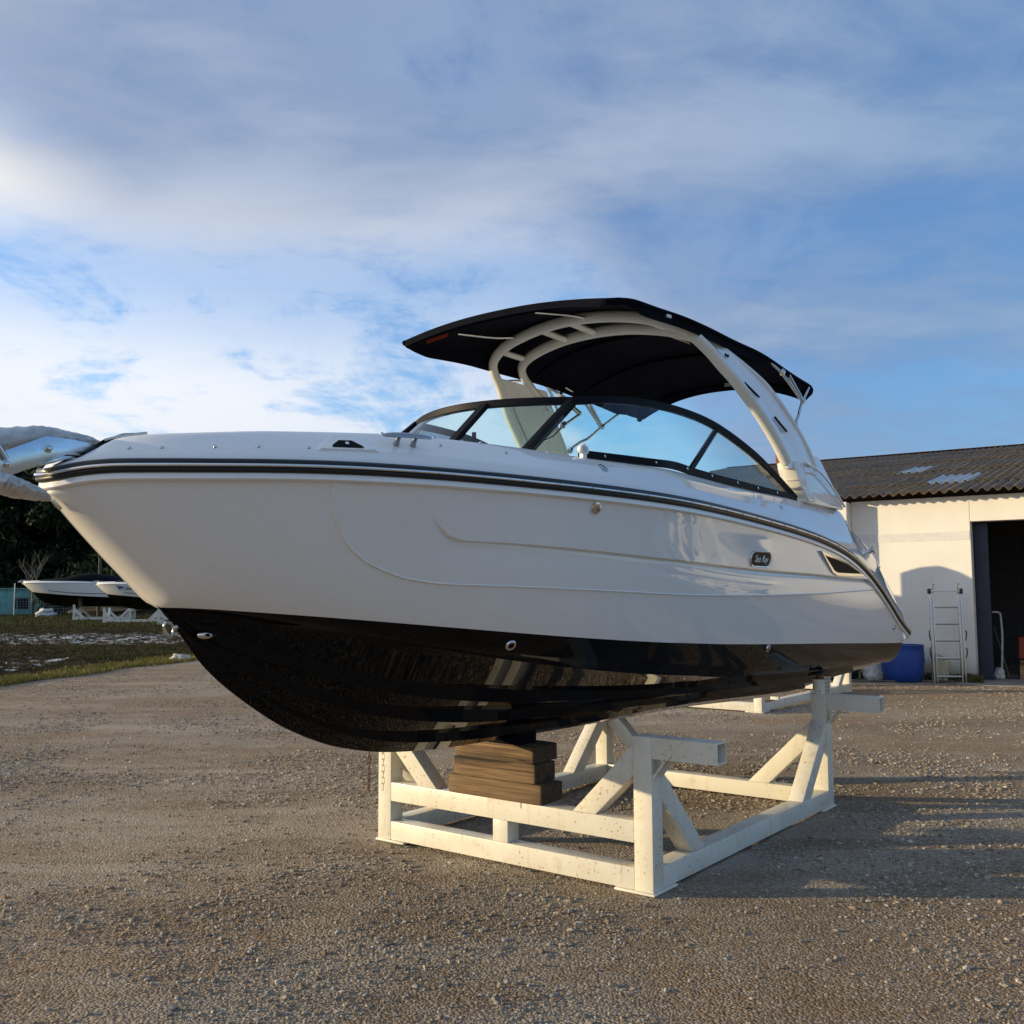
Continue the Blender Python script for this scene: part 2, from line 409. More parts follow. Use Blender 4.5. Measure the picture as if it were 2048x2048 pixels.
def sm(path, n=8):
    """Catmull-Rom through points"""
    P_ = [Vector(p) for p in path]; out_ = []
    for i in range(len(P_)-1):
        a, b_, c, d = P_[max(i-1, 0)], P_[i], P_[i+1], P_[min(i+2, len(P_)-1)]
        for j in range(n):
            t = j/n; out_.append(.5*((2*b_)+(c-a)*t+(2*a-5*b_+4*c-d)*t*t+(3*b_-a-3*c+d)*t**3))
    out_.append(P_[-1]); return out_



# ------------------------------------------------------------------ the motor boat
# boat frame: t metres aft of the cradle front, w metres to port, z up
YAW = .6539; BS = Vector((math.sin(YAW), math.cos(YAW), 0)); BR = Vector((math.cos(YAW), -math.sin(YAW), 0))
BC = Vector((-.0853, 6.7018, 0)); BROT = math.atan2(BS.y, BS.x)
US = [0.0000,0.0030,0.0100,0.0250,0.0500,0.0850,0.1300,0.1900,0.2700,0.3700,0.5000,0.5875,0.6500,0.8500,1.1000,1.4000,1.7500,2.1500,2.6000,3.0000,3.4000,3.7500,4.1000,4.4500,4.8000,5.1500,5.5000,5.8500,6.2000,6.5500,6.9000,7.2500,7.6000,7.9500,8.3000]
ZS = [2.2900,2.2900,2.2910,2.2920,2.2980,2.3120,2.3220,2.3280,2.3300,2.3330,2.3375,2.3412,2.3438,2.3505,2.3556,2.3573,2.3554,2.3517,2.3476,2.3429,2.3352,2.3248,2.3108,2.2937,2.2742,2.2521,2.2256,2.1908,2.1415,2.0700,1.9697,1.8376,1.6791,1.5139,1.3817]
ZC = [1.7570,1.7570,1.7570,1.7570,1.7560,1.7560,1.7550,1.7550,1.7540,1.7520,1.7510,1.7520,1.7392,1.7030,1.6546,1.5979,1.5345,1.4679,1.4020,1.3520,1.3098,1.2786,1.2523,1.2301,1.2116,1.1962,1.1834,1.1729,1.1643,1.1573,1.1515,1.1462,1.1404,1.1329,1.1215]
ZK = [2.2700,2.2690,2.2660,2.2600,2.2460,2.2190,2.1770,2.1200,2.0450,1.9520,1.8340,1.7520,1.6930,1.4544,1.2609,1.0859,0.9560,0.8796,0.8457,0.8346,0.8281,0.8229,0.8184,0.8152,0.8133,0.8115,0.8082,0.8017,0.7913,0.7776,0.7631,0.7505,0.7422,0.7382,0.7352]
ZP = [2.2700,2.2690,2.2660,2.2600,2.2460,2.2190,2.1770,2.1200,2.0450,1.9520,1.8340,1.7520,1.7491,1.7310,1.7063,1.6759,1.6407,1.6021,1.5625,1.5313,1.5042,1.4836,1.4655,1.4497,1.4354,1.4222,1.4096,1.3970,1.3841,1.3708,1.3571,1.3432,1.3297,1.3175,1.3079]
CT = [-3.0450,-3.0440,-3.0400,-3.0310,-3.0140,-2.9870,-2.9510,-2.8990,-2.8280,-2.7360,-2.6140,-2.5312,-2.4720,-2.2800,-2.0390,-1.7480,-1.4070,-1.0180,-0.5800,-0.1900,0.2000,0.5450,0.8950,1.2450,1.5940,1.9430,2.2930,2.6420,2.9920,3.3420,3.6910,4.0410,4.3910,4.7410,5.0910]
CW = [0.0000,0.0110,0.0270,0.0540,0.0890,0.1300,0.1760,0.2300,0.2930,0.3630,0.4430,0.4914,0.5260,0.6230,0.7280,0.8350,0.9380,1.0330,1.1150,1.1620,1.1880,1.1930,1.1960,1.1980,1.2010,1.2000,1.1980,1.1940,1.1910,1.1870,1.1830,1.1780,1.1720,1.1650,1.1580]
CZ = [2.4250,2.4240,2.4240,2.4240,2.4340,2.4700,2.5010,2.5140,2.5240,2.5330,2.5450,2.5532,2.5590,2.5710,2.5850,2.5990,2.5980,2.5940,2.5860,2.5910,2.5980,2.5900,2.5790,2.5690,2.5650,2.5660,2.5670,2.5650,2.5610,2.5570,2.3990,2.2950,2.1660,1.9590,1.7510]

TB = -3.205; UB = .05; TSTEM = -2.6175; TEND = 5.0
US = np.array(US)


def L(t, w_, z): return Vector((t, -w_, z))
def to_world(t, w_, z): return BC + BS*t + BR*w_ + Vector((0, 0, z))
def WS(t):
    u = np.clip(np.asarray(t, float)-TB, 0, None); u = u-UB*np.clip(1-(u-UB)/.8, 0, 1); u = np.clip(u, 0, None)
    return 1.36*np.sin(np.pi/2*np.minimum(1, u/3.6))**.55 - .012*np.clip(np.asarray(t, float)-1.5, 0, None)**1.5
def WC(t): return 1.1*(1-np.exp(-np.clip(np.asarray(t, float)-TSTEM, 0, None)/1.25))
def fz(arr, t): return float(pchip(np.array([t-TB]), US, arr)[0])
def pexp(t): return float(np.interp(t, [-3.3, -2.6, -1.5, 0, 2, 5], [.54, .55, .66, .62, .5, .45]))
def sec_base(t): return (0., fz(ZK, t)) if t <= TSTEM else (float(WC(t)), fz(ZC, t))
def side_w(t, z):
    w0, z0 = sec_base(t); q = min(1, max(0, (z-z0)/(fz(ZS, t)-z0))); return w0+(float(WS(t))-w0)*q**pexp(t)
def hull_pt(t, z): return L(t, side_w(t, z), z)
def hull_n(t, z):
    e = .01; a = hull_pt(t+e, z)-hull_pt(t-e, z); b_ = hull_pt(t, z+e)-hull_pt(t, z-e); n_ = a.cross(b_).normalized()
    return n_ if n_.y < 0 else -n_


boat = empty('motor_boat', 'large white and black motor boat with black canopy on the rusty cream cradle', 'boat', BC, BROT)

# panel lines pressed into the hull side, as (t, z)
LA = np.array([(-2.26, 2.32), (-2.225, 2.199), (-2.155, 2.097), (-2.08, 2.022), (-1.995, 1.965), (-1.895, 1.923), (-1.78, 1.887), (-1.64, 1.866), (-1.505, 1.857), (-1.19, 1.849), (-.54, 1.828), (.22, 1.803), (.64, 1.796), (1.52, 1.794), (2.685, 1.807), (3.83, 1.838), (5.2, 1.86)])
LB = np.array([(-1.76, 2.20), (-1.69, 2.137), (-1.63, 2.094), (-1.55, 2.072), (-1.275, 2.068), (-.91, 2.055), (-.14, 2.023), (.56, 1.998), (1.455, 1.975), (2.41, 1.961), (3.765, 1.929), (5.2, 1.90)])
LC = np.array([(-.30, 1.74), (-.17, 1.667), (.005, 1.593), (.255, 1.516), (.495, 1.47), (1.2, 1.44), (5.2, 1.42)])


def panel_depth(t, z):
    d = 0.
    if t > -2.26:
        e = z-np.interp(t, LA[:, 0], LA[:, 1]); d += .009*np.clip((e+.005)/.005, 0, 1)*(1-np.clip(e/.16, 0, 1))+.004*max(0, 1-abs(e)/.0065)*np.clip((t+2.26)/.06, 0, 1)
    if t > -1.76:
        top = np.interp(t, [-1.76, -1.2, 2, 4], [2.20, 2.19, 2.13, 2.0]); e = z-np.interp(t, LB[:, 0], LB[:, 1])
        f_ = np.clip((t+1.76)/.25, 0, 1)*np.clip((5.0-t)/1.0, 0, 1)
        if e < 0: d -= .026*f_*math.exp(e/.055)
        else: d += .014*f_*(1-np.clip(e/.24, 0, 1))**1.3*np.clip(e/.004, 0, 1)-.026*f_*(1-np.clip(e/.004, 0, 1))
    if t > -.3:
        e = z-np.interp(t, LC[:, 0], LC[:, 1]); f_ = np.clip((t+.3)/.3, 0, 1)*np.clip((1.0-t)/.6, 0, 1)
        if e > 0: d -= .006*f_*math.exp(-e/.10)
    return d


# stations, dense at the bow
aa = np.linspace(0, 1, 190); UF = 8.205*(.28*aa**3+.72*aa**1.35); UF = UB+UF/UF[-1]*(8.205-UB)
UF = np.unique(np.concatenate([UF, np.linspace(.93, 1.7, 40), np.linspace(1.42, 1.62, 14)]))
TF = TB+UF
rows_p = []
for t in TF:
    zb = fz(ZP, t) if t > TSTEM else fz(ZK, t); zt = fz(ZS, t); hz_ = zt-zb
    zA = float(np.interp(t, LA[:, 0], LA[:, 1])) if t > -2.26 else zt-.02*hz_
    zB = float(np.interp(t, LB[:, 0], LB[:, 1])) if t > -1.76 else float(np.interp(t, [-3.3, -2.3, -1.76], [zt-.01*hz_, zt-.01*hz_, 2.20]))
    zA = min(max(zA, zb+.05*hz_), zt-.02*hz_); zB = min(max(zB, zA+.006*hz_), zt-.008*hz_); e = min(.006, (zB-zA)*.3)
    zs_ = np.concatenate([np.linspace(zb, zA-e, 26)[:-1], [zA-e, zA, zA+e], np.linspace(zA+e, zB-min(.07, (zB-zA)*.5), 12)[1:], np.linspace(zB-min(.07, (zB-zA)*.5), zB-.002*min(1, (zB-zA)/.05), 8)[1:], [zB, zB+min(.005, (zt-zB)*.3)], np.linspace(zB+min(.005, (zt-zB)*.3), zt, 16)[1:]])
    row = []
    for z in zs_:
        w_ = side_w(t, z)
        if w_ > .02: w_ += panel_depth(t, z)
        row.append((t, w_, z))
    rows_p.append(row)
mb = MB()
mb.grid([[L(*p) for p in row] for row in rows_p]); mb.grid([[L(p[0], -p[1], p[2]) for p in row] for row in rows_p], flip=True)
# transom, white part
lastp = rows_p[-1]
mb.grid([[L(*p) for p in lastp], [L(p[0], -p[1], p[2]) for p in lastp]])
hull = mb.build('hull', 'gelcoat', boat, smooth=28)

# black bottom with chine and spray rails
STR = [(.20, -1.7, 1.65, .024), (.45, -2.1, 3.6, .030), (.68, -2.2, 4.9, .032)]
rows_b = []
tb_ = TF[TF > TSTEM-.001]; tb_ = np.concatenate([[TSTEM], tb_])
for t in tb_:
    zk = fz(ZK, t); zc = fz(ZC, t); wc_ = float(WC(t)); zp = fz(ZP, t)
    if t <= TSTEM+.002: zk = zc = zp = fz(ZK, TSTEM)
    bul_ = float(np.interp(t, [-2.6, -2.2, -1.5, -.3, 1, 4], [0, -.014, -.014, .004, .018, .010]))
    zl = lambda w_: zk+(zc-zk)*(w_/wc_ if wc_ > 1e-4 else 0)+bul_*math.sin(math.pi*min(1, w_/wc_ if wc_ > 1e-4 else 0))
    row = [(t, 0, zk)]
    for q, t0, t1, a in STR:
        amp = a*np.clip((t-t0)/1.3, 0, 1)*np.clip((t1-t)/.7, 0, 1)*min(1, wc_/.5); wq = q*wc_
        hh = min(.045, .3*wc_*q)
        w1 = max(wq-hh-amp, 0); w2 = wq+amp*.9
        row += [(t, w1, zl(w1)), (t, w2, zl(w1)-.1*amp), (t, w2+.004*min(1, wc_), zl(w2+.004*min(1, wc_)))]
    fl = min(.07, wc_*.2)*np.clip((t+2.3)/1.2, 0, 1)
    row += [(t, max(wc_-fl, 0), zl(max(wc_-fl, 0))), (t, wc_+.012*min(1, wc_/.4), zl(wc_)-fl*.12)]
    for q in np.linspace(0.06, 1, 9):
        z = zc+(zp-zc)*q; row.append((t, side_w(t, z) if t > TSTEM+.002 else 0, z))
    rows_b.append(row)
mb = MB(); mb.grid([[L(*p) for p in row] for row in rows_b]); mb.grid([[L(p[0], -p[1], p[2]) for p in row] for row in rows_b], flip=True)
lb_ = rows_b[-1]; mb.grid([[L(*p) for p in lb_], [L(p[0], -p[1], p[2]) for p in lb_]])
hull_bottom = mb.build('hull_bottom', 'black_gelcoat', boat, smooth=24)

# sheer path with outward normals (port, bow to stern)
US_P = np.concatenate([[UB], UB+np.geomspace(.002, .97, 40), np.linspace(1.1, 8.29, 90)])
def sheer(u):
    t = TB+u; return t, float(WS(t)), fz(ZS, t)
def sheer_n(u):
    e = 1e-4; a = max(u-e, UB); b_ = u+e; dw = float(WS(TB+b_)-WS(TB+a)); dt = b_-a; n_ = np.array([-dw, dt]); return n_/np.linalg.norm(n_)
SP = [(sheer(u), sheer_n(u)) for u in US_P]


def ring(prof):
    """sweep a (outward, up) profile right round the sheer"""
    G = []
    for (p, n_) in SP[::-1]: G.append([L(p[0]+n_[0]*a, p[1]+n_[1]*a, p[2]+b_) for a, b_ in prof])
    for (p, n_) in SP[1:]: G.append([L(p[0]+n_[0]*a, -(p[1]+n_[1]*a), p[2]+b_) for a, b_ in prof])
    m_ = MB(); m_.grid(G, close_v=True); n2 = len(prof)
    m_.f += [tuple(range(n2))[::-1], tuple((len(G)-1)*n2+j for j in range(n2))]
    return m_


rail = ring([(-.01, 0), (.016, .001), (.026, .006), (.030, .014), (.030, .020), (.024, .024), (.024, .042), (.027, .046), (.026, .056), (.018, .063), (-.01, .064)]).build('rub_rail', 'black_rubber', boat, smooth=40)
ring([(.022, .025), (.031, .026), (.036, .030), (.0365, .036), (.032, .041), (.022, .0415)]).build('chrome_strip', 'chrome', rail, smooth=60)
ring([(-.012, -.034), (.008, -.031), (.016, -.024), (.016, -.010), (.013, .001), (-.012, .001)]).build('flange', 'gelcoat', boat, smooth=40)
scr = None
for i in range(6, len(SP), 3):
    (p, n_) = SP[i]
    if US_P[i] < .25: continue
    for sgn in (1, -1):
        if scr is None: scr = MB().lathe([(.005, 0), (.005, .003), (.003, .0045), (0, .005)], seg=8).build('rail_screw', 'stainless', rail); o_ = scr
        else: o_ = scr.copy(); COL.objects.link(o_)
        o_.location = L(p[0]+n_[0]*.036, sgn*(p[1]+n_[1]*.036), p[2]+.033); o_.rotation_euler = Vector((n_[0], -sgn*n_[1], 0)).to_track_quat('Z', 'Y').to_euler()

# deck moulding
CT, CW, CZ = np.array(CT), np.array(CW), np.array(CZ)
G = []; DU = np.concatenate([[UB], UB+np.geomspace(.0015, .97, 46), np.linspace(1.08, 8.2, 110)])
for u in DU:
    (t, w_, z), n_ = sheer(u), sheer_n(u)
    ct, cw, cz = (float(pchip(np.array([u]), US, a)[0]) for a in (CT, CW, CZ)); cw = max(cw, 0)
    h_ = cz-z-.06
    def lerp(f, up): return (t+(ct-t)*f, max(w_+(cw-w_)*f, 0), z+.06+h_*up)
    row = [(t, w_, z+.05), (t-n_[0]*.002, max(w_-n_[1]*.002, 0), z+.066), lerp(.10, .20), lerp(.20, .34), lerp(.30, .42), lerp(.55, .66), lerp(.80, .88), lerp(.93, .975), lerp(1, 1)]
    for f, dz_ in ((1.12, .004), (1.30, 0), (1.45, -.02), (1.55, -.07)):
        row.append((t+(ct-t)*f, max(w_+(cw-w_)*f, 0), cz+dz_))
    zf = float(np.interp(ct, [-2.75, -2.55, 4.3, 4.5], [cz-.07, 1.95, 1.95, cz-.07])); row.append((t+(ct-t)*1.62, max(w_+(cw-w_)*1.62, 0), zf))
    G.append(row)
mb = MB(); mb.grid([[L(*p) for p in r] for r in G]); mb.grid([[L(p[0], -p[1], p[2]) for p in r] for r in G], flip=True)
mb.grid([[L(*r[-1]), L(r[-1][0], 0, r[-1][2]+.004), L(r[-1][0], -r[-1][1], r[-1][2])] for r in G])
lastr = G[-1]; n_l = len(lastr)
mb.grid([[L(*p) for p in lastr], [L(p[0], -p[1], p[2]) for p in lastr]])
deck = mb.build('deck', 'gelcoat', boat, smooth=35)

# bathing platform at the stern
m_ = MB()
pl = [(4.90, 0), (4.90, 1.285), (5.06, 1.275), (5.115, 1.22), (5.14, 1.0), (5.15, 0)]
poly = [L(t, w_, 1.335) for t, w_ in pl]+[L(t, -w_, 1.335) for t, w_ in pl[::-1][1:-1]]
m_.prism(poly, (0, 0, .085)); m_.build('bathing_platform', 'gelcoat', boat, bevel=.012)

# windshield: black frame, mullions, tinted panes (port side traced, starboard mirrored)
wt_port = [(-.10, .68, 3.053), (.06, .80, 3.072), (.40, .90, 3.095), (.841, .97, 3.09), (1.271, 1.03, 3.034), (1.725, 1.10, 2.889), (2.07, 1.14, 2.74), (2.35, 1.195, 2.575)]
wb_port = [(-.60, .70, 2.685), (-.40, .93, 2.640), (.083, 1.14, 2.622), (.376, 1.16, 2.629), (.691, 1.17, 2.609), (1.453, 1.18, 2.588), (2.35, 1.195, 2.568)]
front_t = [(-.10-.27*(1-(x/.68)**2), x, 3.053) for x in np.linspace(-.68, .68, 15)]
front_b = [(-.60-.19*(1-(x/.70)**2), x, 2.685) for x in np.linspace(-.70, .70, 15)]
def mir(p): return [(a, -b_, c) for a, b_, c in p]
topline = sm([L(*p) for p in mir(wt_port)[::-1]][:-1], 6)+sm([L(*p) for p in front_t], 3)+sm([L(*p) for p in wt_port][1:], 6)
wf = MB().sweep(topline, [(-.020, -.024), (.020, -.024), (.020, .020), (.010, .027), (-.010, .027), (-.020, .020)]).build('windshield_frame', 'black_frame', boat, smooth=40)
for sgn in (1, -1):
    base_l = sm([L(a, sgn*b_, c) for a, b_, c in wb_port][1:], 6)
    MB().sweep(base_l, [(-.018, -.012), (.018, -.012), (.018, .030), (.008, .036), (-.008, .036), (-.018, .030)]).build('base_rail', 'black_frame', wf, smooth=40)
    MB().sweep(sm([L(-.66, sgn*.705, 2.64), L(-.36, sgn*.69, 2.86), L(-.10, sgn*.68, 3.05)], 4), [(-.032, -.018), (.032, -.018), (.032, .018), (-.032, .018)], up=(.5, -sgn, .2)).build('mullion', 'black_frame', wf)
    MB().sweep([L(.592, sgn*1.165, 2.64), L(1.27, sgn*1.03, 3.01)], [(-.017, -.012), (.017, -.012), (.017, .012), (-.017, .012)], up=(0, -sgn, .2)).build('mullion', 'black_frame', wf)
    # side panes
    def zt(t): return np.array([np.interp(t, [p[0] for p in wt_port], [p[i] for p in wt_port]) for i in (1, 2)])
    tp = [np.array(p) for p in wt_port]; tl = sm([L(*p) for p in wt_port], 6); bl = sm([L(*p) for p in wb_port], 7)
    def at(line, f):
        d_ = np.cumsum([0]+[(line[i+1]-line[i]).length for i in range(len(line)-1)]); x = f*d_[-1]
        return Vector([np.interp(x, d_, [p[j] for p in line]) for j in range(3)])
    fwd = [(at(bl, f), at(tl, g)) for f, g in zip(np.linspace(0.0, .50, 13), np.linspace(0, .605, 13))]
    aft = [(at(bl, f), at(tl, g)) for f, g in zip(np.linspace(.50, 1, 10), np.linspace(.605, 1, 10))]
    for part in (fwd, aft):
        g_ = [[Vector((a.x, sgn*a.y, a.z)), Vector(((a.x+b_.x)/2, sgn*((a.y+b_.y)/2-.012), (a.z+b_.z)/2)), Vector((b_.x, sgn*b_.y, b_.z))] for a, b_ in part]
        MB().grid(g_).build('glass_pane', 'tinted_glass', wf, smooth=60)
for x in (.16, -.36):
    ft = L(-.10-.27*(1-(x/.68)**2), x, 3.05); fb = L(-.64-.19*(1-(x/.70)**2), x*1.03, 2.65)
    if x > 0: MB().sweep([fb, ft], [(-.030, -.016), (.030, -.016), (.030, .016), (-.030, .016)], up=(1, 0, .5)).build('mullion', 'black_frame', wf)
    MB().sweep([L(-.45, x*.9, 2.45), L(-.45, x*.9, 2.86)], [(-.012, -.008), (.012, -.008), (.012, .008), (-.012, .008)], up=(1, 0, 0)).build('door_post', 'black_frame', wf)
for a, b_ in ((0, 9), (9, 14)):
    g_ = [[L(*front_b[i]), L(*front_t[i])] for i in range(a, b_+1)]
    MB().grid(g_).build('glass_pane', 'tinted_glass', wf, smooth=60)
# screws along the side base
for t in (-.25, .12, .5, .85, 1.25, 1.6, 1.95):
    for sgn in (1, -1):
        p = [np.interp(t, [q[0] for q in wb_port], [q[i] for q in wb_port]) for i in (1, 2)]
        MB().lathe([(.011, 0), (.011, .004), (.005, .007), (0, .0075)], L(t, sgn*(p[0]+.019), p[1]+.012), (0, -sgn, .1), 8).build('screw', 'stainless', wf)

# arch: two tubes over the cockpit, legs with moulded panels, bases
def leg_t(z): return float(np.interp(z, [2.80, 2.89, 3.03, 3.23, 3.44, 3.61, 3.72, 3.80], [2.09, 2.06, 1.90, 1.69, 1.42, 1.22, 1.07, .98]))
def leg_r(z): return float(np.interp(z, [2.80, 2.95, 3.26, 3.55, 3.73], [2.80, 2.72, 2.44, 2.06, 1.80]))
def leg_w(z): return float(np.interp(z, [2.57, 2.85, 3.1, 3.4, 3.6, 3.75], [1.24, 1.22, 1.18, 1.09, .995, .92]))
arch = empty('arch', None, None); arch.parent = boat
def ell(a, b_, n=12): return [(a*math.cos(2*math.pi*j/n), b_*math.sin(2*math.pi*j/n)) for j in range(n)]
zl_ = [2.84, 3.0, 3.2, 3.4, 3.52, 3.62]
ft_ = [L(leg_t(z)+.045, leg_w(z), z) for z in zl_]+[L(1.08, .915, 3.725), L(.97, .79, 3.79), L(.91, .60, 3.852), L(.88, .3, 3.905), L(.86, 0, 3.92)]
ft_ = ft_+[Vector((p.x, -p.y, p.z)) for p in ft_[:-1][::-1]]
rt_ = [L(leg_r(z)-.05, leg_w(z)-.01, z) for z in zl_[:-1]]+[L(1.70, .955, 3.645), L(1.46, .885, 3.73), L(1.31, .765, 3.785), L(1.24, .58, 3.835), L(1.205, .3, 3.88), L(1.19, 0, 3.893)]
rt_ = rt_+[Vector((p.x, -p.y, p.z)) for p in rt_[:-1][::-1]]
MB().sweep(sm(ft_, 6), ell(.046, .036), up=(1, 0, .01)).build('front_tube', 'gelcoat_cream', arch, smooth=60)
MB().sweep(sm(rt_, 6), ell(.046, .036), up=(1, 0, .01)).build('rear_tube', 'gelcoat_cream', arch, smooth=60)
for y in (-.76, -.28, .0, .60):
    MB().sweep([L(.90+.10*y*y, y, 3.912-.15*y*y), L(1.22, y+.05, 3.884-.14*y*y)], ell(.036, .024), up=(0, 0, 1)).build('cross_link', 'gelcoat_cream', arch, smooth=60)
tagp = MB().box((-.045, -.006, -.02), (.045, .006, .02)); o = tagp.build('maker_tag', 'logo_black', arch); o.location = L(1.185, .10, 3.905); o.rotation_euler = (0, 0, R(90))
o2 = MB().box((-.007, -.018, -.006), (.03, -.012, .010)).build('maker_tag', 'logo_white', arch); o2.location = L(1.16, .10, 3.905); o2.rotation_euler = (0, 0, R(90))
for sgn in (1, -1):
    # moulded side panel of the leg
    G1, G2 = [], []
    for z in np.linspace(2.80, 3.66, 16):
        a, b_, w_ = leg_t(z)+.03, leg_r(z)-.02, leg_w(z); row = []
        for f in np.linspace(0, 1, 15):
            bul = .018*math.sin(math.pi*f)+(-.010 if .22 < f < .50 else 0)+(.008 if .58 < f < .68 else 0)
            row.append((a+(b_-a)*f, w_+.012+bul, z))
        G1.append([L(p[0], sgn*p[1], p[2]) for p in row]); G2.append([L(p[0], sgn*(w_-.035), p[2]) for p in row])
    m_ = MB(); m_.grid(G1, flip=sgn < 0); m_.grid(G2, flip=sgn > 0)
    for k_ in (0, -1): m_.grid([G1[k_], G2[k_]]); m_.grid([[r[k_] for r in G1], [r[k_] for r in G2]])
    m_.build('leg_panel', 'gelcoat', arch, smooth=50)
    # inner recess plate on the leg
    gi = [[L(leg_t(z)+.10+(leg_r(z)-leg_t(z)-.2)*f, sgn*(leg_w(z)-.042), z) for f in (0, .25, .5, .75, 1)] for z in np.linspace(2.88, 3.5, 8)]
    m_ = MB().grid(gi); m_.grid([[p+Vector((0, sgn*.012, 0)) for p in r] for r in gi])
    m_.build('inner_panel', 'gelcoat_cream', arch, smooth=50)
    for z0, z1, c0, c1 in ((3.409, 3.325, 1.60, 1.80), (3.196, 3.097, 2.01, 2.17)):
        MB().sweep([L(c0, sgn*(leg_w(z0)+.031), z0), L((c0+c1)/2, sgn*(leg_w((z0+z1)/2)+.031), (z0+z1)/2), L(c1, sgn*(leg_w(z1)+.033), z1)], [(-.0055, -.006), (.0055, -.006), (.0055, .006), (-.0055, .006)], up=(0, sgn, 0)).build('vent_slot', 'dark_slot', arch)
    for dt_ in (0, .04):
        MB().lathe([(.012, 0), (.012, .008), (0, .01)], L(1.50+dt_, sgn*(leg_w(3.62)+.026), 3.62), (0, -sgn, 0), 8).build('cap_screw', 'dark_slot', arch)
    # moulded base under the leg
    bp_ = [(2.25, 2.80), (2.24, 2.86), (2.40, 2.885), (2.72, 2.965), (2.86, 2.965), (3.05, 2.80), (3.20, 2.68), (3.33, 2.545), (2.60, 2.548), (2.45, 2.552)]
    m_ = MB(); outr = [L(t, sgn*(1.262-.10*max(0, z-2.56)), z) for t, z in bp_]; inr = [L(t, sgn*(1.10-.02*(z-2.56)), z) for t, z in bp_]
    n_ = len(bp_); m_.add(outr+inr, [tuple(range(n_)), tuple(range(n_, 2*n_))[::-1]]+[(i, (i+1) % n_, n_+(i+1) % n_, n_+i) for i in range(n_)])
    m_.build('arch_base', 'gelcoat', arch, bevel=.014, smooth=40)
    hp_ = [(2.20, 2.815), (2.21, 2.865), (2.42, 2.875), (2.44, 2.80), (2.42, 2.64), (2.30, 2.65), (2.24, 2.76)]
    m_ = MB(); outr = [L(t, sgn*(1.283-.10*max(0, z-2.56)), z) for t, z in hp_]; inr = [L(t, sgn*1.155, z) for t, z in hp_]
    n_ = len(hp_); m_.add(outr+inr, [tuple(range(n_)), tuple(range(n_, 2*n_))[::-1]]+[(i, (i+1) % n_, n_+(i+1) % n_, n_+i) for i in range(n_)])
    m_.build('hinge_cover', 'gelcoat_cream', arch, bevel=.016, smooth=40)
    fb_ = [(2.25, 2.72), (2.32, 2.70), (2.48, 2.68), (2.62, 2.56), (2.46, 2.556)]
    m_ = MB(); outr = [L(t, sgn*(1.274-.06*max(0, z-2.56)), z) for t, z in fb_]; inr = [L(t, sgn*1.155, z) for t, z in fb_]
    n_ = len(fb_); m_.add(outr+inr, [tuple(range(n_)), tuple(range(n_, 2*n_))[::-1]]+[(i, (i+1) % n_, n_+(i+1) % n_, n_+i) for i in range(n_)])
    m_.build('foot_cover', 'gelcoat_cream', arch, bevel=.012, smooth=40)
    MB().sweep(sm([L(2.40, sgn*1.268, 2.87), L(2.75, sgn*1.268, 2.82), L(3.05, sgn*1.272, 2.70), L(3.30, sgn*1.275, 2.57)], 5), ell(.010, .012, 8)).build('trim_bead', 'gelcoat', arch, smooth=60)

# canopy: stretched fabric shell with a rolled edge
canopy = empty('canopy', None, None); canopy.parent = boat
CA0, CA1 = -.03, 3.52
def can_z(t): return float(pchip(np.array([t]), [-.05, .05, .37, .95, 2.0, 2.65, 3.06, 3.35, 3.53], [3.728, 3.742, 3.768, 3.80, 3.805, 3.77, 3.74, 3.715, 3.67])[0])
def can_c(t): return float(np.interp(t, [.05, .9, 1.3, 2.4, 3.43], [.075, .205, .22, .225, .19]))
def can_hw(t):
    e = min(t-CA0, CA1-t); r_ = .24; return 1.0-(r_-math.sqrt(max(r_*r_-(r_-min(e, r_))**2, 0)))*.62-.012*math.sin((t-CA0)/(CA1-CA0)*3*math.pi)**2
def can_p(t, f, dz_=0, k_=1): return L(t, f*can_hw(t)*k_, can_z(t)+can_c(t)*(1-abs(f)**2.3)+dz_-.010*f-.012-.012*math.sin((t-CA0)/(CA1-CA0)*4*math.pi)**2*(1-f*f)*(.5))
ct_ = np.concatenate([[CA0+.001, CA0+.01, CA0+.03], np.linspace(CA0+.07, CA1-.07, 54), [CA1-.03, CA1-.01, CA1-.001]])
cf_ = np.concatenate([[-1, -.992, -.97], np.linspace(-.93, .93, 29), [.97, .992, 1]])
top_ = [[can_p(t, f) for f in cf_] for t in ct_]
bot_ = [[can_p(t, f, -.018-max((.068 if abs(f) > .99 else .058 if abs(f) > .98 else .016 if abs(f) > .96 else 0)*np.clip(min(t-CA0, CA1-t)/.35, .35, 1), .030 if k_ in (0, 59) else .024 if k_ in (1, 58) else 0), .985) for f in cf_] for k_, t in enumerate(ct_)]
m_ = MB(); m_.grid(top_); m_.grid(bot_, flip=True)
for a, b_ in ((top_[0], bot_[0]), (top_[-1], bot_[-1]), ([r[0] for r in top_], [r[0] for r in bot_]), ([r[-1] for r in top_], [r[-1] for r in bot_])): m_.grid([a, b_])
m_.build('canvas', 'black_canvas', canopy, smooth=60)
for t in (.06, 1.75, 2.55, 3.44):
    MB().tube([can_p(t, f, -.032) for f in np.linspace(-.97, .97, 22)], .017, 8).build('canopy_bow', 'black_canvas', canopy, smooth=60)
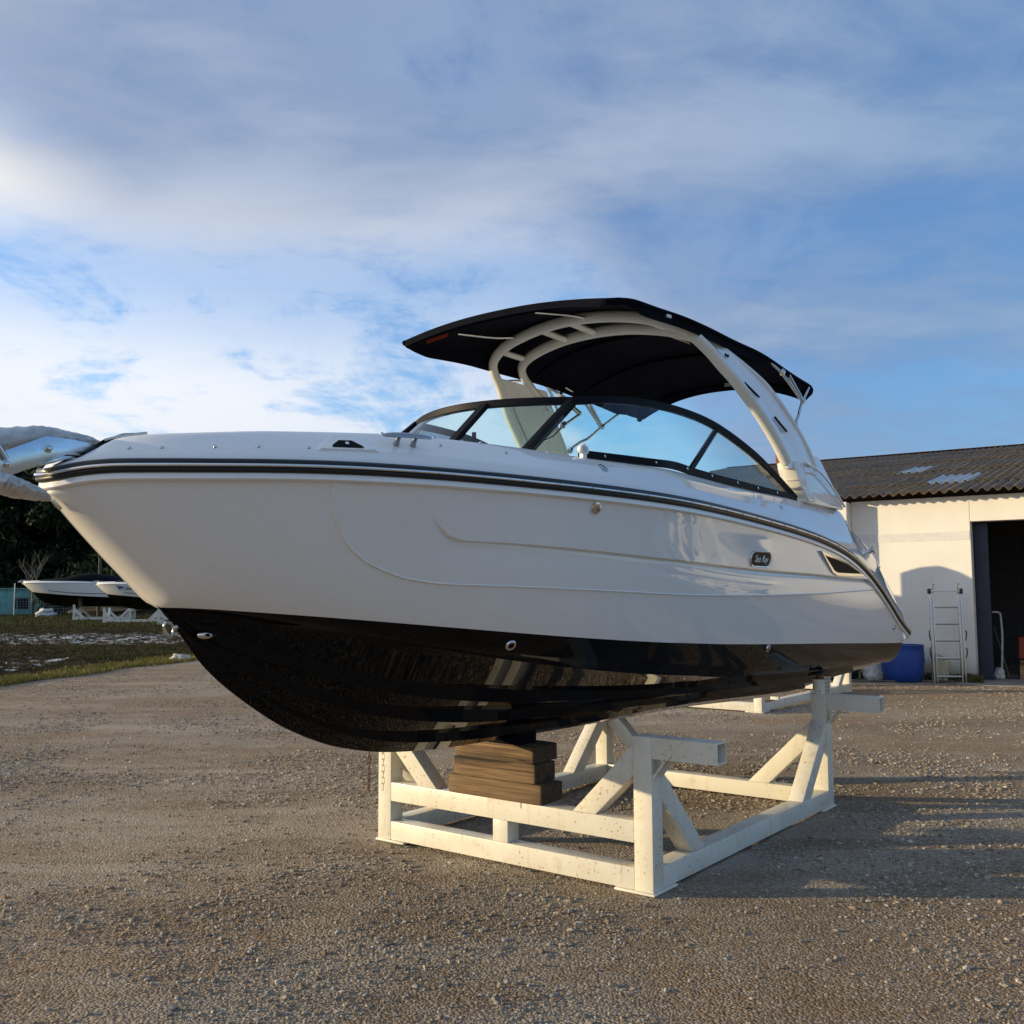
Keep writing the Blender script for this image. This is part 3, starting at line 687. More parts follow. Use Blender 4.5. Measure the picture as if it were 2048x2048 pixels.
for sgn in (1, -1):   # rolled edge seam and rear corner pocket
    MB().tube([can_p(t, sgn, -.012, 1.0) for t in ct_[1:-1]], .014, 8).build('edge_piping', 'black_canvas', canopy, smooth=60)
    MB().tube(sm([can_p(3.02, sgn*.985, -.03), can_p(3.20, sgn*.975, -.025), can_p(3.40, sgn*.97, -.03), L(3.475, sgn*.88, 3.655), L(3.47, sgn*.885, 3.60)], 5), .034, 10, scale=[.3, .4, .5, .6, .7, .8, .9]+[1]*10+[.95, .85, .7, .5]).build('corner_pocket', 'black_canvas', canopy, smooth=60)
MB().beam(can_p(.16, -.62, -.035), can_p(.16, -.84, -.028), .002, .035, (1, 0, 0)).build('warning_tag', 'red_tag', canopy)
MB().beam(can_p(.62, 1.0, -.03), can_p(.68, 1.0, -.03), .012, .03, (0, 1, 0)).build('snap_tab', 'white_plastic', canopy)
MB().beam(can_p(3.40, .12, -.045), can_p(3.40, .20, -.045), .01, .03, (1, 0, 0)).build('snap_tab', 'grey_tag', canopy)
def rod(pts, r_=.0125, nm='canopy_strut'): return MB().tube(sm([L(*p) for p in pts], 5), r_, 8).build(nm, 'stainless', canopy, smooth=60)
rod([(.91, -.519, 3.872), (.82, -.52, 3.868), (.62, -.55, 3.832), (.20, -.56, 3.775)]); rod([(.88, .18, 3.912), (.82, .18, 3.905), (.60, .17, 3.878), (.20, .16, 3.808)])
rod([(1.33, .40, 3.92), (1.9, .36, 3.955), (2.5, .34, 3.99)])
for sgn in (1, -1):
    rod([(2.52, sgn*1.14, 3.20), (2.70, sgn*1.11, 3.31), (2.80, sgn*1.08, 3.36), (3.0, sgn*1.04, 3.50), (3.26, sgn*1.0, 3.665)], .013)
    rod([(2.98, sgn*1.045, 3.485), (2.58, sgn*1.0, 3.70), (2.22, sgn*.96, 3.76)], .013)
    rod([(3.0, sgn*1.04, 3.50), (2.75, sgn*1.02, 3.68), (3.05, sgn*1.0, 3.66)][:2], .016)
    for p in ((3.0, 1.04, 3.50), (2.56, 1.13, 3.215), (2.62, 1.01, 3.69)):
        MB().lathe([(.02, -.03), (.028, -.012), (.028, .012), (.02, .03)], L(p[0], sgn*p[1], p[2]), (.7, .2, .6), 10).build('strut_joint', 'stainless', canopy, smooth=40)
rod([(1.36, -1.04, 3.675), (1.6, -1.05, 3.725), (1.86, -1.05, 3.775), (2.1, -1.05, 3.745), (2.375, -1.05, 3.69)], .014)
rod([(2.375, -1.05, 3.69), (2.46, -1.04, 3.62), (2.54, -1.0, 3.557)], .022)
rod([(2.54, -1.0, 3.557), (2.25, -1.0, 3.40), (2.08, -1.0, 3.275), (1.90, -1.0, 3.205)], .013)
rod([(2.22, -1.0, 3.43), (2.07, -1.0, 3.654), (1.99, -1.0, 3.74), (2.0, -.99, 3.83), (2.17, -.93, 3.91), (2.5, -.70, 3.92)], .013)
for p in ((2.25, -1.0, 3.41), (2.27, -1.05, 3.72)):
    MB().lathe([(.02, -.04), (.03, -.02), (.03, .02), (.02, .04)], L(*p), (.7, .2, .6), 10).build('strut_joint', 'stainless', canopy, smooth=40)

# ---- fittings on hull and deck
def frame_at(p, n_, up=Vector((0, 0, 1))):
    z_ = Vector(n_).normalized(); x_ = up.cross(z_).normalized(); y_ = z_.cross(x_)
    return Matrix.Translation(p) @ Matrix((x_, y_, z_)).transposed().to_4x4()
def hull_at(t, z): return frame_at(hull_pt(t, z), hull_n(t, z))
def put(o, M): o.matrix_local = M; return o
def thruhull(t, z, r_):
    f = MB().lathe([(r_, 0), (r_, .006), (r_*.85, .011), (r_*.55, .010), (r_*.5, .003)], seg=18).build('through_hull', 'stainless', boat, smooth=50); put(f, hull_at(t, z))
    MB().lathe([(r_*.52, .0035), (.001, .004)], seg=14).build('opening', 'dark_slot', f)
thruhull(-.735, 2.284, .030); thruhull(4.635, 1.473, .028)
thruhull(-1.02, 1.532, .034); thruhull(1.735, 1.401, .028)
g = MB().lathe([(.026, .010), (.034, .014), (.02, .018), (.001, .02)], seg=14).build('blower_cap', 'stainless', boat); put(g, hull_at(-.735, 2.284))
# docking light near the stem
dl = MB(); prof = [(.075, 0), (.055, .026), (.0, .036), (-.05, .030), (-.075, .0)]
dl.lathe([(.001, .030), (.018, .028), (.032, .016), (.036, 0)], seg=16)
o = dl.build('docking_light', 'stainless', boat, smooth=60); M_ = hull_at(-2.45, 1.62); o.matrix_local = M_ @ Matrix.Diagonal((1.05, .55, .7, 1))
o = MB().lathe([(.022, .031), (.001, .034)], seg=12).build('docking_lens', 'dark_slot', boat); o.matrix_local = M_ @ Matrix.Translation((.012, 0, -.010)) @ Matrix.Diagonal((.55, .32, 1, 1))
# bow eye
be = MB(); be.tube([Vector((-2.556-.024*math.sin(a)-.010*math.cos(a), .0, 1.652+.034*math.cos(a)-.006*math.sin(a))) for a in np.linspace(0, 2*math.pi, 20, endpoint=False)], .0078, 10, close=True)
be.lathe([(.015, -.02), (.015, .0), (.009, .012)], (-2.525, 0, 1.655), (-.8, 0, -.55), 12)
be.build('bow_eye', 'stainless', boat, smooth=60)
MB().sweep([L(-3.145, 0, 2.224), L(-3.125, 0, 2.205), L(-3.105, 0, 2.186)], [(-.010, -.006), (.010, -.006), (.010, .006), (-.010, .006)]).build('stem_strap', 'stainless', boat, bevel=.003)

# badge with lettering
bz = MB(); r_ = .058; hw = .112
out_ = []
for cx, a0 in ((hw, -90), (-hw, 90)):
    for a in np.linspace(a0, a0+180, 11): out_.append((cx+r_*math.cos(R(a)), r_*math.sin(R(a))))
M_ = hull_at(1.30, 2.054) @ Matrix.Translation((0, 0, .009))
n2 = len(out_)
mb = MB(); mb.grid([[Vector((x*s_, y*(1-(1-s_)*2.2), z_)) for x, y in out_] for s_, z_ in ((1, 0), (1, .010), (.975, .015), (.93, .013), (.925, .010))], close_v=True); mb.f.append(tuple(4*n2+j for j in range(n2)))
badge = put(mb.build('name_badge', 'chrome', boat, smooth=40), M_)
mb = MB(); mb.add([Vector((x*.925, y*(1-.075*2.2), .0115)) for x, y in out_], [tuple(range(n2))]); mb.build('badge_face', 'logo_black', badge)
def text_mesh(body, size, name, mat, parent, shear=0, ext=.001, M=None, bold=0):
    cu = bpy.data.curves.new(name, 'FONT'); cu.body = body; cu.size = size; cu.shear = shear; cu.extrude = ext; cu.align_x = 'CENTER'; cu.align_y = 'CENTER'; cu.offset = bold; cu.resolution_u = 3
    to = bpy.data.objects.new(name, cu); COL.objects.link(to); bpy.context.view_layer.update()
    me = bpy.data.meshes.new_from_object(to.evaluated_get(bpy.context.evaluated_depsgraph_get())); bpy.data.objects.remove(to)
    me.materials.clear(); me.materials.append(MATS[mat]); o_ = bpy.data.objects.new(name, me); COL.objects.link(o_); o_.parent = parent
    if M is not None: o_.matrix_local = M
    return o_
text_mesh('Sea Ray', .070, 'lettering', 'logo_white', badge, .38, .001, Matrix.Translation((0, .0, .0135)), 0)
# air vent aft of the badge
vp = [(2.45, 2.150), (2.80, 2.112), (3.13, 2.066), (3.60, 1.962), (3.2, 1.960), (2.87, 1.962), (2.76, 1.985)]
def on_side(pts, d_): return [hull_pt(t, z)+hull_n(t, z)*d_ for t, z in pts]
cen = (2.95, 2.04); inner_ = [(cen[0]+(t-cen[0])*.83, cen[1]+(z-cen[1])*.72) for t, z in vp]
a, b_, c, d = on_side(vp, -.004), on_side(vp, .026), on_side(inner_, .024), on_side(inner_, .006)
mb = MB(); mb.grid([a, b_, c, d], close_v=True); vent = mb.build('air_vent', 'stainless', boat, smooth=30)
c2_ = on_side(inner_, .0195); mb = MB(); mb.add(c2_+[sum(c2_, Vector())/len(c2_)], [(i, (i+1) % 7, 7) for i in range(7)]); mb.build('grille', 'dark_slot', vent)

# deck fittings
def deck_pt(t, f):
    u = t-TB; (tt, w_, z), n_ = sheer(u), sheer_n(u); ct, cw, cz = (float(pchip(np.array([u]), US, a)[0]) for a in (CT, CW, CZ)); h_ = cz-z-.06
    fx = [0, .10, .20, .30, .55, .80, .93, 1, 1.12]; fy = [0, .20, .34, .42, .66, .88, .975, 1, 1.02]
    return L(tt+(ct-tt)*f, w_+(cw-w_)*f, z+.06+h_*float(np.interp(f, fx, fy)))
def deck_frame(t, f):
    p = deck_pt(t, f); a = deck_pt(t+.03, f)-deck_pt(t-.03, f); b_ = deck_pt(t, f+.08)-deck_pt(t, f-.08); n_ = a.cross(b_).normalized(); n_ = n_ if n_.z > 0 else -n_
    x_ = a.normalized(); y_ = n_.cross(x_); return Matrix.Translation(p) @ Matrix((x_, y_, n_)).transposed().to_4x4()
def cleat(t, f, s_=1):
    m_ = MB(); m_.sweep(sm([Vector((-.13*s_, 0, .052)), Vector((-.07*s_, 0, .058)), Vector((0, 0, .060)), Vector((.07*s_, 0, .058)), Vector((.13*s_, 0, .052))], 5), ell(.018, .009, 10), up=(0, 0, 1), scale=[.45, .62, .75, .85, .93]+[1]*11+[.93, .85, .75, .62, .45])
    for x in (-.045*s_, .045*s_): m_.lathe([(.016, -.004), (.013, .02), (.011, .055)], (x, 0, 0), seg=10)
    o_ = m_.build('cleat', 'cleat_steel', boat, smooth=60); o_.matrix_local = deck_frame(t, f); return o_
cleat(-1.90, .52); c2_ = cleat(1.22, .50, .8); c2_.matrix_local = c2_.matrix_local @ Matrix.Diagonal((1, 1, .45, 1))
cr_ = MB(); M_ = deck_frame(-2.19, .48) @ Matrix.Diagonal((.85, .95, 1, 1))
for nm, pts, mat, d_ in (('light_recess', [(-.15, -.06), (.15, -.06), (.135, -.02), (.06, .055), (-.06, .055), (-.135, -.02)], 'gelcoat', .012),):
    m_ = MB(); big_ = [Vector((x*1.25, y*1.15, -.004)) for x, y in pts]; mid_ = [Vector((x*1.02, y*1.02, d_)) for x, y in pts]; m_.grid([big_, mid_], close_v=True); m_.f.append(tuple(6+q for q in range(6))); rec = m_.build(nm, mat, boat, smooth=30, bevel=0); rec.matrix_local = M_
    m_ = MB(); m_.add([Vector((x*.62, y*.55-.018, .0135)) for x, y in pts], [tuple(range(6))]); m_.build('recess_cavity', 'dark_slot', rec)
    m_ = MB().lathe([(.012, .0136), (.012, .020), (.006, .024), (0, .025)], (0, -.022, 0), seg=10); m_.build('navigation_lamp', 'chrome', rec)
def deck_button(t, f, r_, nm='deck_screw', mat='stainless'):
    o_ = MB().lathe([(r_, -.003), (r_, .004), (r_*.6, .008), (0, .009)], seg=10).build(nm, mat, boat, smooth=60); o_.matrix_local = deck_frame(t, f)
for t in (-3.0, -2.9, -2.72, -2.56, -2.36, -1.7, -1.3): deck_button(t, .30 if t < -2.2 else .62, .010)
for t, f in ((-1.98, .97), (-1.70, .97), (-1.42, .95), (-.95, .95), (2.05, .72), (2.35, .70), (2.75, .75), (3.15, .8), (3.5, .8), (3.85, .8), (4.2, .8), (4.5, .8)): deck_button(t, f, .010)
deck_button(-.577, .55, .034, 'fuel_cap'); deck_button(1.83, .45, .022, 'drain_plug')
for sgn_t in ((4.30, .45),):
    o_ = MB().lathe([(.02, 0), (.02, .03), (.045, .036), (.045, .046), (0, .05)], seg=12).build('stern_cleat', 'stainless', boat, smooth=50); o_.matrix_local = deck_frame(4.2, .85)
# fan shaped white bow ladder bracket / cover on the coaming by the windshield
m_ = MB()
for a in (-50, 0, 55):
    m_.lathe([(.0, -.012), (.022, -.012), (.027, 0), (.022, .012), (0, .012)], L(-.62+.026*math.sin(R(a)), 1.10, 2.585+.034+.026*math.cos(R(a))), (0, -1, 0), 12)
m_.box((-.64, -1.112, 2.575), (-.60, -1.088, 2.625)); m_.build('rope_guide', 'white_plastic', boat, smooth=50)
# black anchor locker opening and bow roller plates
lk = [(-3.045, .10, 2.425), (-3.0, .115, 2.432), (-2.94, .13, 2.490), (-2.86, .14, 2.529), (-2.80, .14, 2.535), (-2.86, .06, 2.535), (-2.95, .05, 2.495), (-3.03, .05, 2.43)]
m_ = MB(); m_.prism([L(*p) for p in lk], (0, 0, .012)); m_.build('anchor_locker', 'dark_slot', boat)
MB().tube(sm([L(-2.97, .10, 2.497), L(-2.90, .13, 2.522), L(-2.80, .16, 2.545)], 4), .008, 8).build('locker_trim', 'stainless', boat, smooth=60)
ro = [(-3.07, 2.415), (-3.0, 2.415), (-3.0, 2.44), (-3.10, 2.44), (-3.22, 2.385), (-3.22, 2.36)]
m_ = MB()
for x in (-.045, .035): m_.prism([L(t, x, z) for t, z in ro], (0, .010, 0))
m_.build('bow_roller', 'stainless', boat, bevel=.002)


# ------------------------------------------------------------------ steel boat cradles
def make_cradle(label, loc, rot, Wd=2.324, Ln=3.13, h_front=.94, h_rear=.952, arms=True, mid=True, group=None, mat='cradle_paint', lite=False):
    c = empty('boat_cradle', label, 'boat cradle', loc, rot, group)
    a = .13; hw_ = Wd/2; z1 = .15; bv = 0 if lite else .008
    def part(nm, m_, **kw): return m_.build(nm, kw.pop('mat', mat), c, bevel=bv, **kw)
    for t0, hh in ((0, h_front), (Ln-a, h_rear)):
        for sg in (1, -1):
            part('post', MB().box((t0, -sg*hw_ if sg > 0 else hw_-a, .016), (t0+a, -hw_+a if sg > 0 else hw_, hh)))
            w0, w1 = sorted((sg*(hw_+.014), sg*(hw_-.27)))
            tt = (-.014, .29) if t0 == 0 else (Ln-.29, Ln+.014)
            part('base_plate', MB().box((tt[0], -w1, 0), (tt[1], -w0, .0155)))
        # low cross beam
        part('cross_beam', MB().box((t0+.001, -hw_+a, .018), (t0+a-.001, hw_-a, z1)))
    for sg in (1, -1):
        y0, y1 = sorted((-sg*(hw_-a+.001), -sg*(hw_-.001)))
        part('side_beam', MB().box((a, y0, .018), (Ln-a, y1, z1)))
        # side braces
        for t0, dr, hh in ((a, 1, h_front), (Ln-a, -1, h_rear)):
            if hh < .4: continue
            pf = [(t0, .735), (t0, .546), (t0+dr*.40, z1), (t0+dr*.58, z1)]
            part('side_brace', MB().prism([(t, y0+.002, z) for t, z in pf], (0, (y1-y0)-.004, 0)))
        # cross braces
        for t0, zb, hh, pf in ((0, .43 if mid else z1, h_front, None), (Ln-a, z1, h_rear, None)):
            if hh < .4: continue
            wi = hw_-a
            if t0 == 0 and mid: q = [(wi, .886), (wi, .697), (.754, .43), (.579, .43)]
            else: q = [(wi, .735), (wi, .545), (wi-.405, z1), (wi-.595, z1)]
            part('cross_brace', MB().prism([(t0+.002, -sg*w_, z) for w_, z in q], (a-.004, 0, 0)))
        if arms:
            for t0, zt_, q1 in ((0, h_front, 1.595), (Ln-a, h_rear, 1.606)):
                z0 = zt_-.128; m_ = MB(); r0, r1 = (t0+.001, z0), (t0+a-.001, zt_-.001); th = .009
                oc = [(r0[0], r0[1]), (r1[0], r0[1]), (r1[0], r1[1]), (r0[0], r1[1])]; ic = [(r0[0]+th, r0[1]+th), (r1[0]-th, r0[1]+th), (r1[0]-th, r1[1]-th), (r0[0]+th, r1[1]-th)]
                rows_ = [[Vector((t, -sg*x, z)) for t, z in cc] for x, cc in ((hw_, oc), (q1-.003, oc), (q1, [(t+(.002 if t < t0+.06 else -.002), z+(.002 if z < zt_-.06 else -.002)) for t, z in oc]), (q1, ic), (hw_+.12, ic))]
                m_.grid(rows_, close_v=True); m_.f.append((16, 17, 18, 19)); m_.build('support_arm', mat, c, smooth=25)
                MB().box((t0-.003, -sg*1.256 if sg < 0 else -(q1-.004), z0+.001), (t0+.001, -sg*1.256 if sg > 0 else (q1-.004), z0+.063)).build('cover_plate', mat, c, smooth=0)
                g_ = [(hw_, z0), (hw_+.01, z0), (1.25, z0), (1.258, z0-.004), (1.178, z0-.112), (hw_, z0-.118), (hw_, z0-.105), (1.168, z0-.100), (1.24, z0-.010)]
                g_ = [(1.262, z0-.001), (1.250, z0-.001), (hw_+.002, z0-.104), (hw_+.002, z0-.120), (1.176, z0-.116)]
                MB().prism([(t0+.004, -sg*w_, z) for w_, z in g_], (a-.012, 0, 0)).build('gusset', mat, c, smooth=0)
    if mid:
        part('middle_beam', MB().box((.001, -hw_+a, .296), (a-.001, hw_-a, .43)))
        part('stub_post', MB().box((.003, -.056, z1), (a-.003, .072, .296)))
        if arms: MB().box((-.003, -.17, .394), (.001, .11, .431)).build('cover_plate', mat, c, smooth=0)
    return c


cradle = make_cradle('rusty cream steel cradle under the bow of the large motor boat', BC, BROT)
for sg in (1, -1):
    jk = MB().lathe([(.060, .94), (.060, 1.060), (.069, 1.064), (.069, 1.074), (.060, 1.074), (.056, 1.05)], L(3.065, sg*1.09, 0), seg=18).build('jack_tube', 'cradle_paint', cradle, smooth=40)
    MB().lathe([(.064, 0), (.064, .010), (.03, .014), (.03, .045), (.001, .045)], L(3.065, sg*1.09, 1.068), seg=16).build('jack_rim', 'rusty_steel', jk, smooth=40)
    MB().lathe([(.075, 0), (.085, .012), (.07, .03), (.001, .03)], L(3.065, sg*1.07, 1.108), (0, sg*.3, 1), 14).build('jack_pad', 'black_rubber', jk, smooth=40)
    MB().lathe([(.013, 0), (.013, .05), (.001, .05)], L(3.0, sg*1.055, .968), (-1, 0, 0), 10).build('jack_pin', 'cradle_paint', jk, smooth=40)
    st = MB().box((3.045, -sg*1.16-.026 if sg > 0 else 1.16-.026, .95), (3.055, -1.16+.026 if sg > 0 else 1.16+.026, 1.10)).build('hole_strap', 'cradle_paint', jk, smooth=0)
    for i in range(4):
        for dy in (-.013, .013): MB().lathe([(.006, 0), (.001, .001)], L(3.0445, sg*1.16+dy, .975+.033*i+(.008 if dy > 0 else 0)), (-1, 0, 0), 8).build('strap_hole', 'dark_slot', jk)

low_cradle = make_cradle('empty low cream cradle on the gravel between the boat stern and the blue tub', to_world(8.957, -3.12, 0), BROT, Wd=2.28, Ln=4.13, h_front=.245, h_rear=.94, arms=False, mid=False)
MB().box((.55, -1.18, .15), (.62, -1.05, .20)).build('stop_block', 'cradle_paint', low_cradle, bevel=.005)
MB().box((.16, -1.145, .1505), (.50, -1.02, .162)).build('rust_plate', 'rusty_steel', low_cradle)

# timber blocks under the keel
def block(label, w0, w1, z0, z1, t0=-.012, dp=.246, rot=0, mat='old_timber', seed=0):
    m_ = MB(); n_ = 9; ln = w1-w0; G_ = []
    for i in range(n_+1):
        x = -ln/2+ln*i/n_; row = []
        for (b_, c_) in ((-.5, -.5), (0, -.5), (.5, -.5), (.5, 0), (.5, .5), (0, .5), (-.5, .5), (-.5, 0)):
            j = noise.noise(Vector((x*4+seed*7, b_*3, c_*3)))*.006; e = (.006 if i in (0, n_) else 0)
            row.append(Vector((x, b_*(dp-e)+j, c_*((z1-z0)-e)+j*.25)))
        G_.append(row)
    m_.grid(G_, close_v=True); m_.f += [tuple(range(8))[::-1], tuple(n_*8+j for j in range(8))]
    o_ = m_.build('timber_block', mat, None, bevel=.006, smooth=35)
    o_.location = to_world(t0+dp/2, (w0+w1)/2, (z0+z1)/2); o_.rotation_euler = (0, 0, BROT+R(90)+rot)
    return tag(o_, label, 'timber block', 'timber blocks stacked under the keel')
block('lowest and longest weathered timber block resting on the cradle beam', -.457, .344, .4315, .560, seed=1, dp=.25)
block('middle weathered timber block of the stack with a knot near its top edge', -.405, .292, .5615, .690, seed=2, dp=.24, rot=R(.6))
block('topmost brown timber block directly under the black keel', -.402, .288, .6915, .806, seed=3, dp=.275, rot=R(-.8))
m_ = MB(); wp = [(-.10, .807), (.17, .807), (.17, .886), (.0, .829), (-.06, .829), (-.10, .816)]
m_.prism([Vector((*to_world(-.02, w_, z)[:3],)) for w_, z in wp], BS*.2)
tag(m_.build('keel_pad', 'navy_cover', None, bevel=.003), 'small dark blue wedge pad between the top timber and the keel', 'pad')

# chains hanging from the far front arm
def chain(label, t, w_, z0, z1, n_, mat):
    r_ = empty('chain', label, 'chain', to_world(t, w_, z0), BROT+.3, 'chains hanging beside the left front post')
    ln = (z0-z1)/n_; proto = None
    for i in range(n_):
        if proto is None:
            pts = [Vector((.0085*math.cos(x), 0, .0165*math.sin(x)+(.012 if math.sin(x) > 0 else -.012))) for x in np.linspace(0, 2*math.pi, 12, endpoint=False)]
            o_ = MB().tube(pts, .0034 if mat == 'rust_chain' else .0016, 6, close=True).build('link', mat, r_, smooth=60); proto = o_
        else:
            o_ = proto.copy(); COL.objects.link(o_)
        o_.location = (0, 0, -ln*(i+.5)); o_.rotation_euler = (0, 0, R(90)*(i % 2)+R(25))
        o_.scale = (1, 1, ln/.044)
chain('thin rusty chain dangling free left of the cradle post', -.01, -1.25, .815, .34, 11, 'rust_chain')
chain('pale painted chain lying against the left front cradle post', -.005, -1.117, .90, .37, 12, 'cradle_white')

# wrapped anchor on the bow roller
anchor = empty('anchor', 'shiny steel anchor wrapped in pale foam at the tip of the bow', 'anchor', to_world(-3.2, 0, 2.4), BROT)
def AL(t, w_, z): return Vector((t+3.2, -w_, z-2.4))
pl_ = [(-3.56, 2.345), (-3.384, 2.405), (-3.207, 2.492), (-3.091, 2.492), (-2.963, 2.481), (-3.04, 2.427), (-3.116, 2.421), (-3.217, 2.369), (-3.293, 2.335), (-3.364, 2.30), (-3.44, 2.30), (-3.56, 2.315)]
for w0 in (.052, -.06):
    m_ = MB(); m_.prism([AL(t, w0, z) for t, z in pl_], (0, .008, 0)); m_.build('side_plate', 'galvanised', anchor, bevel=.002)
for t, z in ((-3.197, 2.438), (-3.372, 2.353)):
    MB().lathe([(.020, 0), (.020, .003), (.013, .004), (.013, .014), (.008, .017), (.001, .017)], AL(t, .052, z), (0, -1, 0), 12).build('bolt', 'stainless', anchor, smooth=40)
MB().tube([AL(-3.43, .066, 2.45), AL(-3.375, .066, 2.372)], .011, 8).build('pin', 'stainless', anchor, smooth=60)
def wrap(nm, cents, rz, ry, seed):
    pts = sm([AL(*c) for c in cents], 9); n_ = len(pts); G_ = []
    for i, p in enumerate(pts):
        f = i/(n_-1); a = float(np.interp(f, np.linspace(0, 1, len(rz)), rz)); b_ = float(np.interp(f, np.linspace(0, 1, len(ry)), ry))
        G_.append([p+Vector((0, b_*math.cos(x), a*math.sin(x)))*(1+.16*noise.noise(Vector((i*.30+seed, math.cos(x)*1.6, math.sin(x)*1.6)))-.16*(1-abs(noise.noise(Vector((i*.42+seed+9+math.cos(x)*.8, math.cos(x)*1.3, math.sin(x)*2.2))))*2.2)**3) for x in np.linspace(0, 2*math.pi, 30, endpoint=False)])
    m_ = MB().grid(G_, close_v=True); m_.f += [tuple(range(30))[::-1], tuple((n_-1)*30+j for j in range(30))]
    return m_.build(nm, 'foam_wrap', anchor, smooth=50)
wrap('foam_wrap', [(-3.60, 0, 2.44), (-3.40, 0, 2.455), (-3.28, 0, 2.485), (-3.18, 0, 2.503), (-3.09, 0, 2.503), (-2.99, 0, 2.500), (-2.925, 0, 2.490)], [.055, .055, .045, .040, .030, .024, .010], [.055, .055, .05, .048, .045, .04, .02], 1.)
wrap('foam_wrap', [(-3.62, 0, 2.275), (-3.45, 0, 2.280), (-3.37, 0, 2.274), (-3.29, 0, 2.258), (-3.21, 0, 2.242), (-3.16, 0, 2.228)], [.042, .044, .046, .038, .028, .012], [.10, .13, .13, .11, .07, .02], 4.)


# ------------------------------------------------------------------ workshop building
BA = R(-33); BD = Vector((math.cos(BA), math.sin(BA), 0)); BN = Vector((-math.sin(BA), math.cos(BA), 0)); B0 = Vector((9.536, 20.2, 0))
shop = empty('workshop', 'white rendered workshop with a corrugated roof and a dark open doorway', 'building', B0, BA)
def bpart(nm, mat, boxes, parent=None, **kw):
    m_ = MB()
    for lo, hi in boxes: m_.box(lo, hi)
    return m_.build(nm, mat, parent or shop, smooth=0, **kw)
EZ = 3.84; DH = 3.30; DW = 4.2
bpart('front_wall', 'white_plaster', [((-2.40, 0, -.1), (0, .30, EZ))], bevel=.012)
bpart('lintel_wall', 'white_plaster', [((0.002, .002, DH), (DW, .30, EZ))], bevel=.012)
bpart('front_wall', 'white_plaster', [((DW+.002, 0, -.1), (13, .30, EZ))], bevel=.012)
bpart('wing_wall', 'white_plaster', [((-11, -.36, -.1), (-2.402, .30, EZ-.02))], bevel=.02)
bpart('grey_band', 'band_grey', [((-2.398, -.006, 2.92), (-.02, .004, 3.10))])  # greyer strip along the front wall, slightly proud of it
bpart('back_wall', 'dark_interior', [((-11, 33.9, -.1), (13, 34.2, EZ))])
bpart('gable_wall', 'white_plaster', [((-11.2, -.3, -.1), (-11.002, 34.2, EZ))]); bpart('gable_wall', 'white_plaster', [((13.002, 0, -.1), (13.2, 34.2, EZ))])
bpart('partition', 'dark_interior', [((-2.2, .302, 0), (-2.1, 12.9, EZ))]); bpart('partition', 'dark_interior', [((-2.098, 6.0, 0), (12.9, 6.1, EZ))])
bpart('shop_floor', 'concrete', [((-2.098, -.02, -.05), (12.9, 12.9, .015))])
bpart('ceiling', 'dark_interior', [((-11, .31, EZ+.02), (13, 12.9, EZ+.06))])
dr = bpart('sliding_door', 'navy_door', [((-1.4, .36, .03), (.28, .41, DH-.02))], bevel=.004)
bpart('door_rib', 'navy_door', [((.20, .352, .03), (.275, .362, DH-.03))], dr)
# roof: corrugated sheets laid in courses
RIDGE_Y = 17.0; RIDGE_Z = 6.98; EY = -.45; EZR = EZ+.035
slope = math.atan2(RIDGE_Z-EZR, RIDGE_Y-EY); SL = math.hypot(RIDGE_Z-EZR, RIDGE_Y-EY)
NROW = 8; WP = .20; SWD = WP*4; SLN = SL/NROW+.14
def sheet_mesh():
    m_ = MB(); xs = np.linspace(0, SWD+.06, 35); T_, B_ = [], []
    for y in (0, SLN*.5, SLN):
        T_.append([Vector((x, y, .040*math.cos(2*math.pi*x/WP)+.045+.004*math.sin(x*9+y*3))) for x in xs]); B_.append([Vector((x, y, .040*math.cos(2*math.pi*x/WP)+.035+.004*math.sin(x*9+y*3))) for x in xs])
    m_.grid(T_); m_.grid(B_, flip=True); m_.grid([T_[0], B_[0]]); m_.grid([T_[-1], B_[-1]]); m_.grid([[r[0] for r in T_], [r[0] for r in B_]]); m_.grid([[r[-1] for r in T_], [r[-1] for r in B_]])
    return m_
roof = sheet_mesh().build('roof', 'fibre_cement', shop, smooth=40); proto_me = roof.data
sky_me = proto_me.copy(); sky_me.materials.clear(); sky_me.materials.append(MATS['skylight_sheet'])
roof.matrix_local = Matrix.Translation((-11.5, EY, EZR)) @ Matrix.Rotation(slope, 4, 'X')
for r_ in range(NROW):
    for c_ in range(27):
        if r_ == 0 and c_ == 0: continue
        sky_ = (r_, c_) in ((3, 11), (1, 13), (4, 16), (1, 18), (3, 20))
        o_ = bpy.data.objects.new('skylight_sheet' if sky_ else 'roof_sheet', sky_me if sky_ else proto_me); COL.objects.link(o_)
        o_.parent = roof; lift = .012*(r_ % 2)+random.uniform(-.002, .004)
        o_.location = (c_*SWD+random.uniform(-.008, .008), r_*SL/NROW+random.uniform(-.05, .02), .010*r_+lift); o_.rotation_euler = (R(-.25+random.uniform(-.12, .12)), 0, R(random.uniform(-.15, .15)))
m_ = MB(); m_.grid([[Vector((x, RIDGE_Y+dy, RIDGE_Z+.20-abs(dy)*.20)) for dy in (-.22, -.08, 0, .08, .22)] for x in np.arange(-11.6, 13.4, .5)]); m_.build('ridge_cap', 'fibre_cement', shop, smooth=50)
m_ = MB(); m_.grid([[Vector((x, RIDGE_Y, RIDGE_Z)), Vector((x, 34.4, EZR))] for x in (-11.5, 13.3)]); m_.build('rear_roof', 'fibre_cement', shop)
ch = bpart('chimney', 'terracotta', [((-9.3, 16.4, 6.8), (-8.7, 17.0, 7.72))], bevel=.01); bpart('chimney_cap', 'terracotta', [((-9.36, 16.34, 7.722), (-8.64, 17.06, 7.82))], ch, bevel=.01)


def W3(lx, ly, z=0): p = B0+BD*lx+BN*ly; return Vector((p.x, p.y, z))
